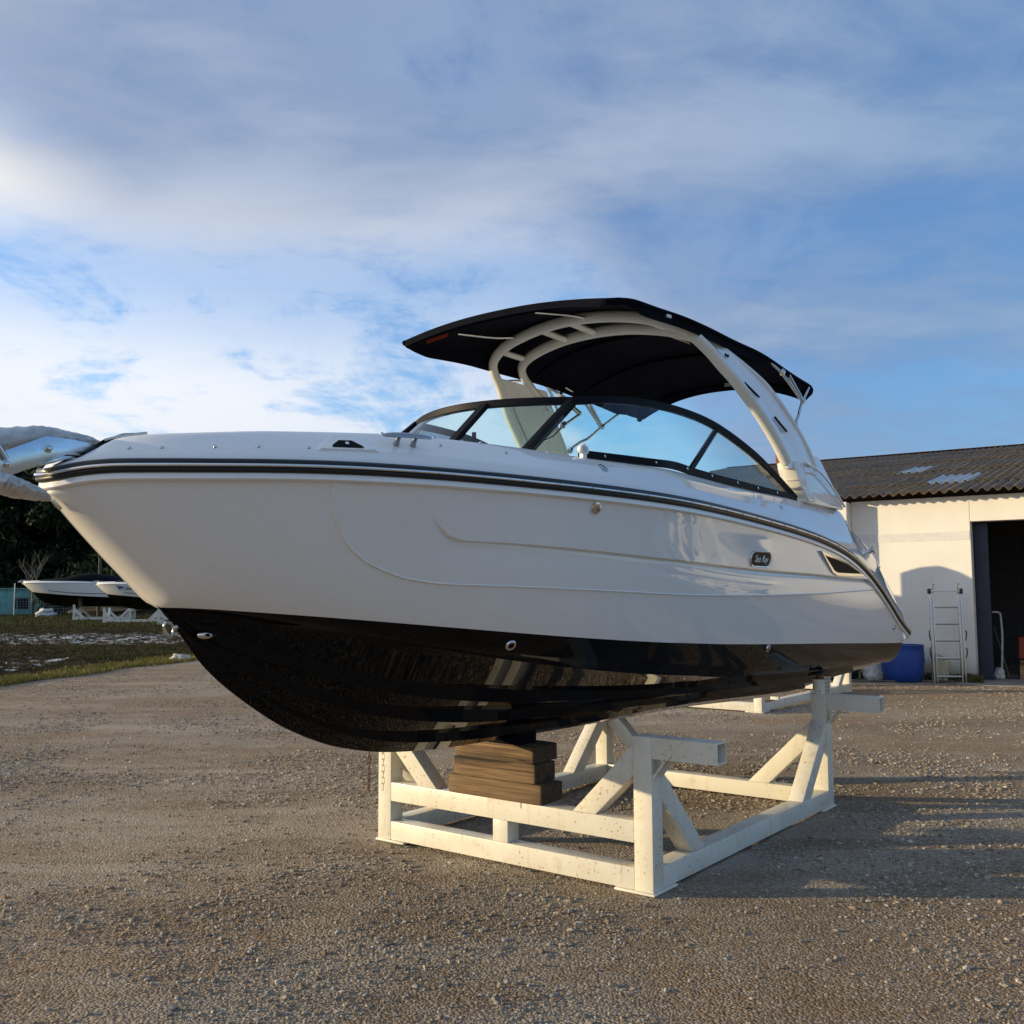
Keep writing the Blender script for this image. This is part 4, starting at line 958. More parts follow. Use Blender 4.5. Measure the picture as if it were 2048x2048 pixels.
# folding ladder
lad = empty('ladder', 'folded aluminium ladder standing against the white wall beside the doorway', 'ladder', (8.88, 19.98, 0), R(-8))
def rail_(x, y0, y1, z0, z1, w_=.024, d_=.055): return MB().beam((x, y0, z0), (x, y1, z1), w_, d_, (1, 0, 0)).build('rail', 'aluminium', lad, bevel=.003)
for x in (-.305, .305): rail_(x, -.02, .10, 0, 1.86)
for x in (-.255, .235): rail_(x, -.05, .04, .02, 1.78)
for x in (-.285, .27): rail_(x, .16, .14, .0, 1.80, .02, .045)
for x in (-.23, .255): MB().tube(sm([Vector((x, .10, 1.80)), Vector((x, .09, 1.98)), Vector((x+.015, .06, 2.02)), Vector((x+.01, .03, 1.99))], 4), .012, 8).build('hook', 'stainless', lad, smooth=60)
for i, z in enumerate((.13, .50, .86, 1.20, 1.54)):
    MB().beam((-.252, -.03+.05*z, z), (.235, -.03+.05*z, z), .045, .028, (0, 1, 0)).build('rung', 'aluminium', lad, bevel=.003)
    MB().beam((-.25, -.028+.05*z, z-.024), (.232, -.028+.05*z, z-.024), .03, .012, (0, 1, 0)).build('rung_pad', 'black_rubber', lad)
MB().beam((-.30, .085, 1.86), (.31, .085, 1.86), .05, .04, (0, 1, 0)).build('top_bar', 'aluminium', lad, bevel=.004)
for x in (-.31, .31):
    MB().box((x-.028, .04, 1.80), (x+.028, .13, 1.91)).build('hinge', 'black_rubber', lad, bevel=.008)
    for z0 in (.95, .60): MB().tube(sm([Vector((x*1.12, .02, z0+.10)), Vector((x*1.17, .0, z0+.05)), Vector((x*1.10, .01, z0-.10))], 4), .012, 8).build('grip', 'black_rubber', lad, smooth=60)

# big blue tub, can, bag, plank, rubbish along the wall
tub = empty('plastic_tub', 'big blue plastic tub by the white workshop wall', 'tub', (8.08, 20.36, 0))
MB().lathe([(.31, 0), (.365, .03), (.405, .20), (.428, .42), (.430, .60), (.424, .725), (.432, .735), (.432, .755), (.402, .757), (.395, .72), (.40, .4), (.36, .05), (.001, .05)], seg=40).build('body', 'blue_plastic', tub, smooth=50)
MB().box((.40, -.04, .40), (.46, .04, .46)).build('lug', 'blue_plastic', tub, bevel=.01)
can = empty('jerrycan', 'cream plastic canister standing behind the ladder rungs', 'canister', (8.86, 20.36, 0), R(-25))
m_ = MB(); m_.box((-.17, -.12, 0), (.17, .12, .42)); m_.build('body', 'cream_plastic', can, bevel=.04, seg=3)
m_ = MB(); m_.box((-.10, -.03, .42), (-.07, .03, .56)); m_.box((.06, -.03, .42), (.09, .03, .50)); m_.beam((-.09, 0, .565), (.09, 0, .49), .06, .03, (0, 1, 0)); m_.build('handle', 'cream_plastic', can, bevel=.008)
MB().lathe([(.035, .42), (.035, .47), (.03, .475), (.001, .475)], (-.13, 0, 0), seg=12).build('cap', 'cream_plastic', can)
def lump(name, mat, c, s_, seed, label, cat, rz=0, amp=.22, sq=.6):
    bm = bmesh.new(); bmesh.ops.create_icosphere(bm, subdivisions=4, radius=1)
    for v in bm.verts:
        n_ = noise.fractal(v.co*1.6+Vector((seed, 0, 0)), 1., 2., 4); v.co *= 1+amp*n_
        v.co.z = max(v.co.z, -sq); v.co.x *= s_[0]; v.co.y *= s_[1]; v.co.z = (v.co.z+sq)*s_[2]/(1+sq)
    me = bpy.data.meshes.new(name); bm.to_mesh(me); bm.free(); me.materials.append(MATS[mat]); me.polygons.foreach_set('use_smooth', [True]*len(me.polygons))
    o_ = bpy.data.objects.new(name, me); COL.objects.link(o_); o_.location = c; o_.rotation_euler = (0, 0, rz)
    return tag(o_, label, cat)
lump('sack', 'white_bag', (7.62, 20.75, 0), (.26, .2, .34), 3, 'crumpled white sack on the ground left of the blue tub', 'sack')
lump('tarpaulin_heap', 'dark_tarp', (7.0, 21.1, 0), (.65, .3, .45), 8, 'dark tarpaulin heap at the foot of the wall under the boat stern', 'tarpaulin', .4)
m_ = MB().box((-.55, -.05, 0), (.55, .05, .035)); o_ = m_.build('plank', 'grey_timber', None, bevel=.004); o_.location = (7.3, 20.25, .003); o_.rotation_euler = (0, 0, -.18); tag(o_, 'pale plank lying on the ground left of the blue tub', 'plank')
m_ = MB().box((-.02, -.02, 0), (.02, .02, .52)); o_ = m_.build('stake', 'grey_timber', None, bevel=.003); o_.location = (7.26, 20.6, 0); o_.rotation_euler = (R(-4), R(5), 0); tag(o_, 'short pale stake standing beside the white sack', 'stake')
m_ = MB().box((-.35, -.08, 0), (.35, .08, .03)); o_ = m_.build('board', 'grey_timber', None, bevel=.004); o_.location = (8.75, 20.18, .002); o_.rotation_euler = (0, 0, -.3); tag(o_, 'dark flat board under the foot of the ladder', 'board')
# things just inside the doorway
br = empty('broom', 'wide broom leaning inside the dark workshop doorway', 'broom', W3(.52, .86, .015), BA)
MB().tube([Vector((-.26, -.02, 1.08)), Vector((-.02, 0, .07))], .014, 8).build('handle', 'grey_timber', br, smooth=60)
MB().box((-.16, -.035, .05), (.16, .035, .09)).build('head', 'grey_timber', br, bevel=.006); MB().box((-.155, -.045, 0), (.155, .045, .049)).build('bristles', 'dark_tarp', br)
o_ = MB().tube(sm([W3(.25, .73, 1.41), W3(.37, .79, 1.40), W3(.40, .80, 1.30), W3(.41, .81, .85), W3(.36, .85, .02)], 6), .022, 10).build('pipe', 'white_bag', None, smooth=60); tag(o_, 'bent pale pipe propped just inside the doorway', 'pipe')
cr = empty('crate', 'red plastic crate inside the dark doorway', 'crate', W3(.95, 1.6, .015), BA)
m_ = MB(); m_.box((-.3, -.2, .40), (.3, .2, .42)); m_.box((-.3, -.2, .42), (-.28, .2, .85)); m_.box((.28, -.2, .42), (.3, .2, .85)); m_.box((-.28, -.2, .42), (.28, -.18, .85)); m_.box((-.28, .18, .42), (.28, .2, .85)); m_.build('body', 'red_plastic', cr, bevel=.006)
m_ = MB(); [m_.box((x-.02, y-.02, 0), (x+.02, y+.02, .399)) for x in (-.26, .26) for y in (-.16, .16)]; m_.build('stand', 'dark_tarp', cr)
dm = empty('drum', 'small blue drum inside the doorway at the right edge of the view', 'drum', W3(1.45, 1.7, .015))
MB().lathe([(.28, 0), (.29, .02), (.29, .30), (.30, .32), (.29, .34), (.29, .66), (.30, .68), (.29, .70), (.29, .98), (.28, 1.0), (.001, 1.0)], seg=28).build('body', 'blue_plastic', dm, smooth=40)
MB().lathe([(.04, 1.0), (.04, 1.03), (.001, 1.03)], (.15, 0, 0), seg=12).build('bung', 'white_plastic', dm)
cb = empty('cardboard_box', 'brown cardboard box on the workshop floor by the broom', 'box', W3(1.0, 1.0, .016), BA+.1)
MB().box((-.30, -.2, 0), (.30, .2, .30)).build('body', 'cardboard', cb, bevel=.006)
for sg in (-1, 1): MB().beam((0, sg*.2, .302), (0, sg*.36, .36), .58, .004, (1, 0, 0)).build('flap', 'cardboard', cb)
lump('plastic_bag', 'white_bag', W3(.34, .70, .015), (.11, .09, .24), 5, 'small white plastic bag beside the navy sliding door', 'bag')
for i, (lx, z, w_, h_) in enumerate(((.80, 2.62, .22, .12), (1.38, 2.60, .15, .13), (1.45, 2.35, .16, .12))):
    o_ = MB().box((-w_/2, -.004, -h_/2), (w_/2, .004, h_/2)).build('notice', 'white_bag', None); o_.location = W3(lx*2.0, 5.9, z+.35); o_.rotation_euler = (0, 0, BA)
    tag(o_, ('wide faded paper notice at left on the dark back wall', 'square faded paper notice right of the wide one', 'lower faded paper notice on the dark back wall')[i], 'notice')
sh = empty('shelf_unit', 'dark shelf unit with boxes at the back of the workshop', 'shelves', W3(2.4, 5.4, .015), BA)
for z in (.5, 1.1, 1.7): MB().box((-1.4, -.25, z), (1.4, .25, z+.03)).build('shelf', 'grey_timber', sh)
for x in (-1.38, 1.38): MB().box((x-.02, -.25, 0), (x+.02, .25, 2.0)).build('upright', 'grey_timber', sh)
for i in range(5): MB().box((-1.2+i*.5, -.2, 1.131), (-.85+i*.5, .2, 1.33+.08*(i % 3))).build('carton', ('cardboard', 'dark_tarp', 'blue_plastic')[i % 3], sh)
# weeds at the foot of the wall
def tufts(name, pts, mat, hmin, hmax, label=None, nb=9):
    vs, fs = [], []
    for x, y in pts:
        for j in range(nb):
            a = random.uniform(0, 6.28); h_ = random.uniform(hmin, hmax); r_ = random.uniform(0, .07); bx, by = x+r_*math.cos(a), y+r_*math.sin(a); w_ = .006+h_*.04; ln = random.uniform(.1, .6)*h_; b2 = random.uniform(0, 6.28)
            o0 = len(vs); cx, cy = math.cos(b2)*w_, math.sin(b2)*w_
            vs += [(bx-cx, by-cy, 0), (bx+cx, by+cy, 0), (bx+math.cos(a)*ln*.4+cx*.7, by+math.sin(a)*ln*.4+cy*.7, h_*.6), (bx+math.cos(a)*ln, by+math.sin(a)*ln, h_), (bx+math.cos(a)*ln*.4-cx*.7, by+math.sin(a)*ln*.4-cy*.7, h_*.6)]
            fs.append((o0, o0+1, o0+2, o0+3, o0+4))
    me = bpy.data.meshes.new(name); me.from_pydata(vs, [], fs); me.materials.append(MATS[mat]); o_ = bpy.data.objects.new(name, me); COL.objects.link(o_)
    return o_
pts = [(W3(random.uniform(-2.3, .1), random.uniform(-.30, -.02))[:2]) for _ in range(70)]+[(W3(random.uniform(-.35, .15), random.uniform(-.45, -.05))[:2]) for _ in range(50)]
tag(tufts('weeds', pts, 'weed_leaf', .05, .20), kind='stuff')


# ------------------------------------------------------------------ ground
def vnoise(x, y, sc, seed=0, octs=4):
    out_ = np.zeros_like(x, float); amp = 1.; tot = 0
    for o_ in range(octs):
        r_ = np.random.default_rng(seed*17+o_); T = r_.random((256, 256)); X = x*sc; Y = y*sc; ix = np.floor(X).astype(int); iy = np.floor(Y).astype(int); fx = X-ix; fy = Y-iy
        fx = fx*fx*(3-2*fx); fy = fy*fy*(3-2*fy); g_ = lambda a, b_: T[a % 256, b_ % 256]
        out_ += amp*((g_(ix, iy)*(1-fx)+g_(ix+1, iy)*fx)*(1-fy)+(g_(ix, iy+1)*(1-fx)+g_(ix+1, iy+1)*fx)*fy); tot += amp; amp *= .5; sc *= 2.03
    return out_/tot
def edge_x(y): return np.where(y < 20.4, -10.65+.26*(y-20.4), -10.65+.223*(y-20.4))+.35*np.sin(y*.42)*.6+.12*np.sin(y*1.7)
def sheet(name, X, Y, Z, mat, kind):
    nu, nv = X.shape; co = np.stack([X, Y, Z], -1).reshape(-1, 3); idx = np.arange(nu*nv).reshape(nu, nv)
    f = np.stack([idx[:-1, :-1], idx[1:, :-1], idx[1:, 1:], idx[:-1, 1:]], -1).reshape(-1, 4)
    return np_mesh(name, co, f, mat, kind)
def np_mesh(name, co, f, mat, kind=None, smooth=True):
    me = bpy.data.meshes.new(name); me.vertices.add(len(co)); me.vertices.foreach_set('co', co.astype(np.float32).ravel())
    n_ = f.shape[1]; me.loops.add(f.size); me.loops.foreach_set('vertex_index', f.astype(np.int32).ravel()); me.polygons.add(len(f)); me.polygons.foreach_set('loop_start', np.arange(0, f.size, n_, dtype=np.int32))
    me.update(); me.polygons.foreach_set('use_smooth', np.full(len(f), smooth)); me.materials.append(MATS[mat])
    o_ = bpy.data.objects.new(name, me); COL.objects.link(o_)
    if kind: o_['kind'] = kind
    return o_
# base land reaching the horizon
m_ = MB(); m_.grid([[Vector((x, y, -.32)) for y in (-400, 0, 400, 3000)] for x in (-3000, -300, 300, 3000)], flip=True)
tag(m_.build('land', 'mud_ground', None), kind='structure')
ys = np.concatenate([np.linspace(-25, 2.4, 20), 2.5+np.cumsum(np.linspace(.035, .42, 260)), np.linspace(63, 180, 40)])
sx = np.linspace(0, 1, 330); sx = sx**1.0
Y, Q = np.meshgrid(ys, sx, indexing='ij'); X0 = edge_x(Y); X = X0+(70-X0)*np.where(Q < .75, Q/.75*.30, .30+(Q-.75)/.25*.70)
Zg = .030*(vnoise(X, Y, .35, 1, 4)-.5)+.022*(vnoise(X, Y, 2.2, 2, 4)-.5)
# keep it level under the steel feet
Zg = np.minimum(Zg, .004)-.004
yard = sheet('gravel_yard', X, Y, Zg, 'gravel_ground', 'structure')
# rough field left of the verge
yf = 18+np.concatenate([[0], np.cumsum(np.linspace(.07, .75, 280))]); sf = np.linspace(0, 1, 420)
Y, Q = np.meshgrid(yf, sf, indexing='ij'); X = edge_x(Y)+.03-Q**1.35*(24+.62*Y)
hf = .16*(vnoise(X, Y, 1.1, 3, 4)-.5)+.10*(vnoise(X, Y, 4.5, 4, 3)-.5)
Zf = .01+hf*np.clip(Q*9, .15, 1)-np.clip((Q-.0)*2, 0, 1)*.02
m, k, b, out = new_mat('field_ground')
pos = k.n('ShaderNodeNewGeometry').outputs['Position']; sp_ = k.n('ShaderNodeSeparateXYZ'); k.l(pos, sp_.inputs[0])
n1 = k.noise(pos, .20, 5, .6); n2 = k.noise(pos, 1.5, 6, .66, .3); n3 = k.noise(pos, 7, 4, .65); n4 = k.noise(pos, 2.4, 7, .62, .6)
c = k.mix(k.ramp(n2, .35, .65), (.022, .016, .011), (.070, .052, .033))
c = k.mix(k.ramp(k.math('ADD', n1, k.math('MULTIPLY', n3, .25)), .56, .78), c, (.042, .046, .016))
c = k.mix(k.ramp(sp_.outputs[1], 52, 66), c, k.mix(k.ramp(n3, .35, .65), (.035, .040, .013), (.075, .070, .03)))
bandA = k.math('MULTIPLY', k.math('MULTIPLY', k.ramp(sp_.outputs[1], 24.0, 25.5), k.ramp(sp_.outputs[1], 28, 32.5, 1, 0)), k.ramp(sp_.outputs[0], -13.2, -11.2, 1, 0))
bandB = k.math('MULTIPLY', k.ramp(sp_.outputs[1], 35, 40), k.ramp(sp_.outputs[1], 46, 55, 1, 0))
band = k.math('MAXIMUM', k.math('MULTIPLY', bandA, .72), k.math('MULTIPLY', bandB, .95))
pale = k.math('MULTIPLY', k.ramp(k.math('ADD', n4, k.math('MULTIPLY', n1, .10)), k.ramp(band, .2, 1, .70, .545), k.ramp(band, .2, 1, .76, .60)), k.ramp(band, .15, .5))
c = k.mix(pale, c, k.mix(n3, (.36, .355, .35), (.58, .575, .56)))
k.l(c, b.inputs['Base Color']); b.inputs['Roughness'].default_value = 1; b.inputs['Specular IOR Level'].default_value = 0
bp = k.n('ShaderNodeBump'); bp.inputs['Strength'].default_value = .7; bp.inputs['Distance'].default_value = .06; k.l(n3, bp.inputs['Height']); k.l(bp.outputs[0], b.inputs['Normal'])
sheet('field', X, Y, Zf, 'field_ground', 'structure')
# concrete apron before the door
m_ = MB().prism([W3(-.35, -.02), W3(-.25, -.9), W3(6, -1.1), W3(6, -.02)], (0, 0, .012)); tag(m_.build('apron', 'concrete', None), kind='structure')
# verge grass
pts = []
for _ in range(5200):
    y = 13+28*random.random()**1.1; d_ = random.betavariate(1.2, 1.7)*(1.0+.075*(y-18))
    pts.append((float(edge_x(np.array(y)))+.12-d_, y))
tag(tufts('verge_grass', pts, 'grass_blade', .03, .12, nb=6), kind='stuff')
pts = [(-14-46*random.random(), 60+38*random.random()) for _ in range(3500)]
tag(tufts('field_grass', pts, 'weed_leaf', .06, .26, nb=6), kind='stuff')
pts = []
for _ in range(9000):
    y = 21+42*random.random(); pts.append((float(edge_x(np.array(y)))-.6-(.45*y+2)*random.random(), y))
tag(tufts('dry_stubble', pts, 'dry_leaf', .03, .11, nb=5), kind='stuff')

# gravel stones
def stones(n, name):
    bm = bmesh.new(); bmesh.ops.create_icosphere(bm, subdivisions=1, radius=1); bv = np.array([v.co[:] for v in bm.verts]); bf = np.array([[v.index for v in f.verts] for f in bm.faces]); bm.free()
    d = 3.6*np.exp(RNG.random(n)**.92*math.log(26/3.6)); ax = (RNG.random(n)*2-1)*.60; px, py = ax*d, d
    cl = vnoise(px, py*1.0, .9, 9, 4); keep = RNG.random(n) < np.clip((cl-.40)*4.6, .09, 1); px, py, d = px[keep], py[keep], d[keep]; n = len(px)
    keep = px > edge_x(py)+.1; px, py, d = px[keep], py[keep], d[keep]; n = len(px)
    keep = ~((px > 7) & ((px-B0.x)*BN.x+(py-B0.y)*BN.y > -.15)); px, py, d = px[keep], py[keep], d[keep]; n = len(px)
    s_ = .0038*np.exp(RNG.normal(0, .53, n))*np.clip(d/4.7, .9, 2.1); s_ = np.clip(s_, .002, .018)
    sc = np.stack([s_*RNG.uniform(.8, 1.5, n), s_*RNG.uniform(.7, 1.2, n), s_*RNG.uniform(.45, .85, n)], -1); an = RNG.random(n)*6.283
    V = bv[None]*(1+.22*RNG.normal(0, 1, (n, len(bv), 1))); V = V*sc[:, None, :]; ca, sa = np.cos(an)[:, None], np.sin(an)[:, None]
    xx = V[..., 0]*ca-V[..., 1]*sa; yy = V[..., 0]*sa+V[..., 1]*ca
    gz = .030*(vnoise(px, py, .35, 1, 4)-.5)+.022*(vnoise(px, py, 2.2, 2, 4)-.5); gz = np.minimum(gz, .004)-.004
    co = np.stack([xx+px[:, None], yy+py[:, None], V[..., 2]+gz[:, None]+sc[:, 2:3]*.30], -1).reshape(-1, 3)
    F = (bf[None]+(np.arange(n)*len(bv))[:, None, None]).reshape(-1, 3)
    o_ = np_mesh(name, co, F, 'stone_mix', 'stuff', False)
    base_ = np.array([(.345, .295, .228), (.26, .208, .15), (.41, .365, .30), (.22, .158, .10), (.32, .29, .25), (.51, .46, .385)]); ti = base_[RNG.choice(6, n, p=[.3, .22, .16, .14, .12, .06])]*RNG.uniform(.75, 1.2, (n, 1))
    a_ = o_.data.attributes.new('tint', 'FLOAT_COLOR', 'POINT'); a_.data.foreach_set('color', np.repeat(np.concatenate([ti, np.ones((n, 1))], 1), len(bv), 0).astype(np.float32).ravel())
    return o_
stones(165000, 'gravel')
# larger single pebbles, pieces of the yard
protos = []
for i in range(6):
    bm = bmesh.new(); bmesh.ops.create_icosphere(bm, subdivisions=2, radius=1)
    for v in bm.verts: v.co *= 1+.28*noise.fractal(v.co*1.1+Vector((i*5, 2, 0)), 1, 2, 3); v.co.z *= .6
    me = bpy.data.meshes.new('pebble'); bm.to_mesh(me); bm.free(); me.materials.append(MATS['pale_stone' if i % 2 else 'concrete']); me.polygons.foreach_set('use_smooth', [True]*len(me.polygons)); protos.append(me)
for i in range(170):
    y = 4.0+4.2*random.random()**1.5; x = random.uniform(-.56, .56)*y; s_ = random.uniform(.008, .014)*(1.25 if random.random() < .12 else 1)
    o_ = bpy.data.objects.new('pebble', protos[i % 6]); COL.objects.link(o_); o_.parent = yard; o_.location = (x, y, s_*.28); o_.scale = (s_, s_*random.uniform(.7, 1), s_*random.uniform(.7, 1)); o_.rotation_euler = (random.uniform(-.3, .3), random.uniform(-.3, .3), random.uniform(0, 6.28))
lump('rock', 'pale_stone', (-9.45, 27.9, 0), (.27, .2, .20), 2, 'pale flat rock lying on the grass verge at the left', 'rock', amp=.35)


# ------------------------------------------------------------------ covered runabouts on cradles
def make_runabout(label, loc, rot, sc, group=None, stripe=True):
    b_ = empty('covered_boat', label, 'boat', loc, rot, group); b_.scale = (sc, sc, sc)
    ts = TB+8.2*np.linspace(0, 1, 34)**1.5; top, bot, rl = [], [], []
    for t in ts:
        zk, zs, zp = (fz(ZK, t), fz(ZS, t)*.80+2.33*.20-.03, fz(ZP, t) if t > TSTEM else fz(ZK, t)); row = [(t, side_w(t, min(zp+(fz(ZS, t)-zp)*q, 9)), zp+(zs-zp)*q) for q in np.linspace(0, 1, 9)]
        top.append(row); rl.append((t, float(WS(t))+.01, zs))
        if t > TSTEM:
            zc, wc_ = fz(ZC, t), float(WC(t)); bot.append([(t, 0, zk), (t, wc_*.5, zk+(zc-zk)*.5), (t, wc_, zc)]+[(t, side_w(t, zc+(zp-zc)*q), zc+(zp-zc)*q) for q in (.3, .6, 1)])
        else: bot.append([(t, 0, zk)]*6)
    def both(rows, nm, mat, cap):
        m_ = MB(); m_.grid([[L(*p) for p in r] for r in rows]); m_.grid([[L(p[0], -p[1], p[2]) for p in r] for r in rows], flip=True)
        if cap: m_.grid([[L(*p) for p in rows[-1]], [L(p[0], -p[1], p[2]) for p in rows[-1]]])
        return m_.build(nm, mat, b_, smooth=35)
    both(top, 'hull', 'gelcoat', True); both(bot, 'hull_bottom', 'black_gelcoat', True)
    both([[(p[0]+.0, p[1], p[2]), (p[0], p[1]*.96, p[2]+.07), (p[0], p[1]*.80, p[2]+.13), (p[0], p[1]*.4, p[2]+.15), (p[0], 0, p[2]+.15)] for p in rl], 'deck', 'gelcoat', True)
    # mooring cover
    cov = [r for r in rl if r[0] > -2.2]
    hz = lambda t: float(np.interp(t, [-2.2, -1.2, -.6, .1, .9, 1.8, 3.2, 5.0], [.06, .12, .22, .44, .52, .44, .26, .10]))
    both([[(p[0], p[1]*.86, p[2]+.115), (p[0], p[1]*.78, p[2]+.14+hz(p[0])*.35), (p[0], p[1]*.5, p[2]+.14+hz(p[0])*.85), (p[0], p[1]*.15, p[2]+.14+hz(p[0])), (p[0], 0, p[2]+.15+hz(p[0]))] for p in cov], 'mooring_cover', 'navy_cover', True)
    path = [L(*p) for p in rl[::-1]]+[L(p[0], -p[1], p[2]) for p in rl[1:]]
    MB().tube(path, .026, 6).build('rub_rail', 'gelcoat', b_, smooth=60)
    if stripe:
        for sg in (1, -1):
            pts_ = []
            for t in np.linspace(-1.5, 4.6, 18):
                z = fz(ZP, t)+.16+.02*abs(t); pts_.append(L(t, sg*(side_w(t, z)+.002), z))
            MB().tube(pts_, .018, 6).build('stripe', 'black_frame', b_, smooth=60)
    m_ = MB(); m_.box((-3.42, -.10, 2.36), (-3.0, .10, 2.42)); m_.tube([Vector((-3.45, 0, 2.33)), Vector((-3.3, 0, 2.47)), Vector((-3.0, 0, 2.49))], .03, 8); m_.build('bow_fitting', 'galvanised', b_, smooth=40)
    m_ = MB(); m_.tube(sm([Vector((-2.9, .2, 2.50)), Vector((-3.1, .28, 2.38)), Vector((-3.0, .25, 2.22)), Vector((-2.75, .30, 2.42))], 5), .02, 6); m_.build('mooring_rope', 'rust_chain', b_, smooth=60)
    return b_
AY = math.atan2(.24, .97)
bd_, br_ = Vector((math.cos(AY), math.sin(AY), 0)), Vector((math.sin(AY), -math.cos(AY), 0))
def far_set(P1, sc, lab_b, lab_c, off_t=0, boat_=True):
    org = Vector((P1[0], P1[1], 0))-br_*(1.162*sc)
    if boat_: bo = make_runabout(lab_b, org-bd_*off_t+Vector((0, 0, 0)), AY, sc, 'covered boats in the far field')
    c_ = make_cradle(lab_c, org, AY, arms=False, mat='cradle_white', lite=True, Ln=3.4); c_.scale = (sc, sc, sc); c_['group'] = 'white cradles in the far field'
    return bo if boat_ else None
b1 = far_set((-35.5, 78.9), 1.30, 'leftmost far white boat under a dark cover by the fence', 'far white cradle under the leftmost covered boat')
far_set((-29.5, 70.4), 1.12, '', 'far white cradle standing free in front of the covered boats', boat_=False)
b2 = far_set((-23.4, 64.5), 1.16, 'far covered boat with a blue dog emblem on its bow', 'far white cradle nearest the big motor boat stem, under the dog emblem boat', .40)
# emblem and name on the second boat
dog = [(-.20, .06), (-.17, .10), (-.13, .115), (-.10, .09), (-.02, .075), (.08, .07), (.13, .06), (.20, .085), (.21, .075), (.145, .03), (.13, -.02), (.15, -.10), (.12, -.10), (.10, -.03), (.03, -.015), (.0, -.02), (-.01, -.10), (-.045, -.10), (-.05, -.02), (-.075, 0), (-.08, -.09), (-.115, -.09), (-.11, .02), (-.13, .05), (-.19, .045)]
M_ = hull_at(-1.72, 2.10)
flat_ = Matrix.Rotation(0, 4, 'Z')
mb = MB(); mb.prism([Vector((x*1.15, y*1.15, .008)) for x, y in dog], (0, 0, .006)); put(mb.build('dog_emblem', 'logo_blue', b2, smooth=0), M_)
text_mesh('Golden', .25, 'boat_name', 'logo_blue', b2, .3, .002, hull_at(-1.12, 2.06) @ Matrix.Translation((0, 0, .02)), .004)
ar = MB()
for y in (.95, -.95): ar.tube(sm([Vector((.55, y, 2.5)), Vector((.2, y, 2.95)), Vector((.75, y*.9, 3.22))], 4), .035, 8)
ar.tube([Vector((.45, .95, 2.66)), Vector((.9, .93, 2.75))], .03, 8); ar.tube([Vector((.2, .95, 2.95)), Vector((.2, -.95, 2.95))], .03, 8); ar.tube([Vector((.75, .85, 3.22)), Vector((.75, -.85, 3.22))], .035, 8)
ar.build('ski_arch', 'gelcoat', b2, smooth=60).location = (-1.9, 0, .05)
# unseen covered boat, added behind the big one to shade the workshop wall
shade_boat = make_runabout('unseen covered white boat added behind the big motor boat to shade the workshop wall', (1.0, 20.6, 0), R(0), 1.0)
m_ = MB(); m_.prism([Vector((4.2, y, z)) for y, z in ((-.42, 1.55), (.42, 1.55), (.42, 2.72), (.2, 2.90), (0, 2.98), (-.2, 2.90), (-.42, 2.72))], (.7, 0, 0)); m_.build('shadow_gable', 'navy_cover', shade_boat, bevel=.05)  # gabled block added on the stern to throw a peaked shadow on the wall
make_cradle('white cradle under the added unseen boat behind the big motor boat', (1.0, 20.6, 0), R(0), arms=False, mat='cradle_white', lite=True)
# boats off to the right that the glossy hull mirrors
make_runabout('covered white boat right of the yard, nearest the big boat and mirrored in its hull', (11.6, 9.6, 0), R(33), 1.0)
make_cradle('white cradle under the nearest covered boat right of the yard', (11.6, 9.6, 0), R(33), arms=False, mat='cradle_white', lite=True)

make_runabout('covered white boat right of the yard, the farther one near the shop end', (16.2, 12.2, 0), R(52), 1.0)
make_cradle('white cradle under the farther covered boat right of the yard', (16.2, 12.2, 0), R(52), arms=False, mat='cradle_white', lite=True)

# ------------------------------------------------------------------ fence, shed, post, trees
fence = empty('wire_fence', 'wire mesh fence along the far side of the field', 'fence', (-50, 101, 0))
fp = [(-75+i*6.05, 88+i*2.9) for i in range(12)]
pm = MB().beam((0, 0, 0), (0, 0, 3.3), .11, .11, (1, 0, 0)).build('fence_post', 'galvanised', fence)
for i, (x, y) in enumerate(fp):
    o_ = pm if i == 0 else pm.copy()
    if i: COL.objects.link(o_)
    o_.location = (x+50, y-101, 0)
m_ = MB()
for i in range(len(fp)-1):
    (x0, y0), (x1, y1) = fp[i], fp[i+1]; a, b_ = Vector((x0+50, y0-101, 0)), Vector((x1+50, y1-101, 0)); up = Vector((0, 0, 1))
    for z in np.arange(.15, 3.0, .26): m_.beam(a+up*z, b_+up*z, .018, .018, (0, 0, 1))
    for f in np.linspace(0, 1, 26)[1:-1]: p = a.lerp(b_, f); m_.beam(p+up*.1, p+up*2.95, .014, .014, (1, 0, 0))
tag(m_.build('wire_mesh', 'wire', fence, smooth=0), kind='stuff')
shed = empty('shed', 'turquoise low shed wall behind the wire fence at far left', 'shed', (-58, 106, 0), R(26))
MB().box((-9, 0, 0), (7.3, 3, 2.75)).build('wall', 'turquoise', shed, bevel=.05)
wn = MB().box((3.6, -.03, .55), (5.0, -.001, 1.75)).build('window', 'dark_slot', shed); MB().box((3.5, -.06, 1.76), (5.1, -.001, 1.84)).build('window_frame', 'grey_timber', wn)
MB().box((-3.6, -.04, .4), (-2.8, -.001, 1.2)).build('hatch', 'navy_door', shed)
for i in range(14): MB().box((-8.9+i*1.15, -.055, 0), (-8.82+i*1.15, -.001, 2.75)).build('batten', 'turquoise', shed)
MB().box((-9.2, -.3, 2.751), (7.5, 3.2, 2.86)).build('roof', 'turquoise', shed)
up_ = empty('utility_post', 'brown wooden post rising behind the far covered boats', 'post', (-36.0, 85, 0))
MB().lathe([(.17, 0), (.14, 5.3), (.001, 5.3)], seg=10).build('pole', 'bark', up_, smooth=50)
MB().box((-.03, -.19, 2.2), (.30, -.12, 2.28)).build('bracket', 'rusty_steel', up_)
lump('rubbish_heap', 'white_bag', (-44.2, 92.5, 0), (.9, .6, .75), 12, 'small pale rubbish heap at the foot of the far fence', 'rubbish', amp=.5)
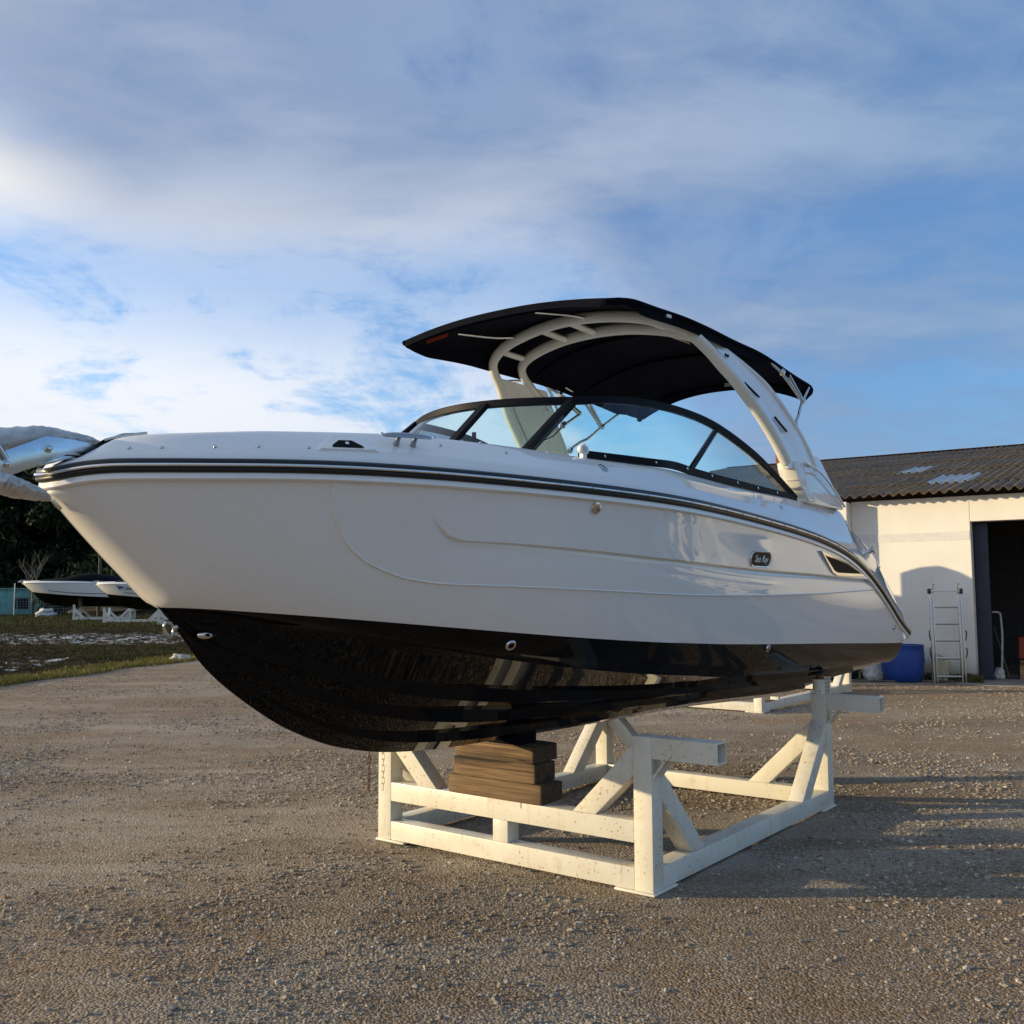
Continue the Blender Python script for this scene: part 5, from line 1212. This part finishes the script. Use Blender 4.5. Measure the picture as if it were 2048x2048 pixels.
lump('soil_heap', 'mud_ground', (-39.5, 99, 0), (5.5, 1.6, 1.1), 15, 'low brown soil heap behind the far fence', 'soil heap', amp=.3)


def tree(label, x, y, h, rad, base, n, seed, mat='pine_leaf', name='pine_tree', leafs=.34, lean=0, cat='tree', group='dark trees beyond the fence'):
    rs = np.random.default_rng(seed); t_ = empty(name, label, cat, (x, y, 0), 0, group)
    m_ = MB(); trunk = sm([Vector((0, 0, -.1)), Vector((lean*.3, .1, h*.35)), Vector((lean*.7, -.1, h*.7)), Vector((lean, 0, h*.97))], 5); nn = len(trunk)
    m_.tube(trunk, .024*h, 8, scale=[1-.85*i/(nn-1) for i in range(nn)])
    lobes = []
    for i in range(26):
        z = base+(h-base)*rs.random()**.85; rr = rad*(1-.55*((z-base)/(h-base))**1.6)*(.45+.55*rs.random()); a = rs.random()*6.283; k_ = (.35+.5*rs.random())
        c_ = np.array([math.cos(a)*rr*k_+lean*z/h, math.sin(a)*rr*k_, z]); lobes.append((c_, rad*(.28+.26*rs.random())))
        m_.tube([Vector((lean*z/h*.8, 0, max(z-1.4, .5))), Vector(c_)], .05+.05*rs.random(), 5, scale=[1, .35])
    m_.build('trunk', 'bark', t_, smooth=60)
    V, F = [], []; per = n//len(lobes)
    for c_, r_ in lobes:
        d_ = rs.normal(0, 1, (per, 3)); d_ /= np.linalg.norm(d_, axis=1)[:, None]; p = c_+d_*(r_*rs.random((per, 1))**.45)*np.array([1.15, 1.15, .72])
        u = rs.normal(0, 1, (per, 3)); u /= np.linalg.norm(u, axis=1)[:, None]; v = np.cross(u, rs.normal(0, 1, (per, 3))); v /= np.linalg.norm(v, axis=1)[:, None]; s_ = leafs*(.5+rs.random((per, 1)))
        V.append(np.stack([p-u*s_-v*s_*.35, p+u*s_*.3-v*s_*.5, p+u*s_+v*s_*.2, p-u*s_*.2+v*s_*.5], 1).reshape(-1, 3))
    co = np.concatenate(V); F = np.arange(len(co)).reshape(-1, 4); o_ = np_mesh('crown', co, F, mat, None, False); o_.parent = t_
    return t_
T = [(-66, 118, 19, 5.2, 2.0, 'tall dark evergreen at the left edge, behind the turquoise shed'), (-60.5, 113, 17, 4.6, 1.5, 'dense dark evergreen directly behind the turquoise shed'),
     (-56.5, 119, 18, 4.2, 4.0, 'thin topped dark evergreen with sky showing through beside the anchor'), (-52.3, 112, 16.5, 4.2, 1.5, 'dark evergreen behind the bare tree'),
     (-48.5, 118, 17.5, 4.4, 2.0, 'broad dark evergreen behind the leftmost covered boat'), (-44.5, 111, 14.5, 3.9, 1.0, 'lower bushy evergreen close behind the leftmost covered boat'),
     (-40.5, 116, 14, 4.0, 1.0, 'dark evergreen left of the wooden post'), (-36.2, 110, 12.5, 3.8, .8, 'olive toned evergreen behind the wooden post'),
     (-61.5, 123, 17, 4.5, 1.0, 'dark evergreen in the second row behind the bare tree'), (-55.5, 124, 15, 4.5, 1.0, 'lower dark evergreen in the second row near the bow tip'), (-31.5, 114, 12, 4.0, .8, 'dark evergreen behind the dog emblem boat'), (-73, 116, 18, 5, 1.5, 'dark evergreen just outside the left edge of the view')]
for i, (x, y, h, rad, base, lab) in enumerate(T):
    tree(lab, x, y, h, rad*1.12, base*.5, 17000, 40+i, 'olive_leaf' if i in (4, 5, 7) else 'pine_leaf')
for i, (x, y) in enumerate(((-52.0, 117), (-47, 106), (-41.5, 105), (-36, 104), (-31, 103))):
    tree(('dark bush in the gap between the evergreens left of the bare tree', 'low dark bush under the bare tree', 'low dark bush behind the leftmost boat stern', 'low dark bush at the wooden post', 'low dark bush behind the dog emblem boat')[i], x, y, 8.5 if i == 0 else 4.6, 4.2, .2, 6500, 80+i, 'olive_leaf', 'bush', .26, 0, 'bush', 'dark bushes along the far fence')
bt = empty('bare_tree', 'leafless grey tree in front of the dark evergreens', 'tree', (-51.3, 104.5, 0))
m_ = MB(); rr_ = random.Random(5)
def limb(p, d_, ln, r_, lvl):
    q = p+d_*ln; m_.tube([p, p.lerp(q, .5)+Vector((rr_.uniform(-.06, .06)*ln, 0, 0)), q], r_, 5, scale=[1, .8, .55])
    if lvl > 0:
        for _ in range(3 if lvl > 1 else 2):
            nd = (d_+Vector((rr_.uniform(-.75, .75), rr_.uniform(-.5, .5), rr_.uniform(.0, .35)))).normalized(); limb(p.lerp(q, rr_.uniform(.55, 1)), nd, ln*rr_.uniform(.6, .85), r_*.55, lvl-1)
limb(Vector((0, 0, 0)), Vector((-.06, 0, 1)).normalized(), 2.6, .20, 4); m_.build('branches', 'grey_bark', bt, smooth=60)
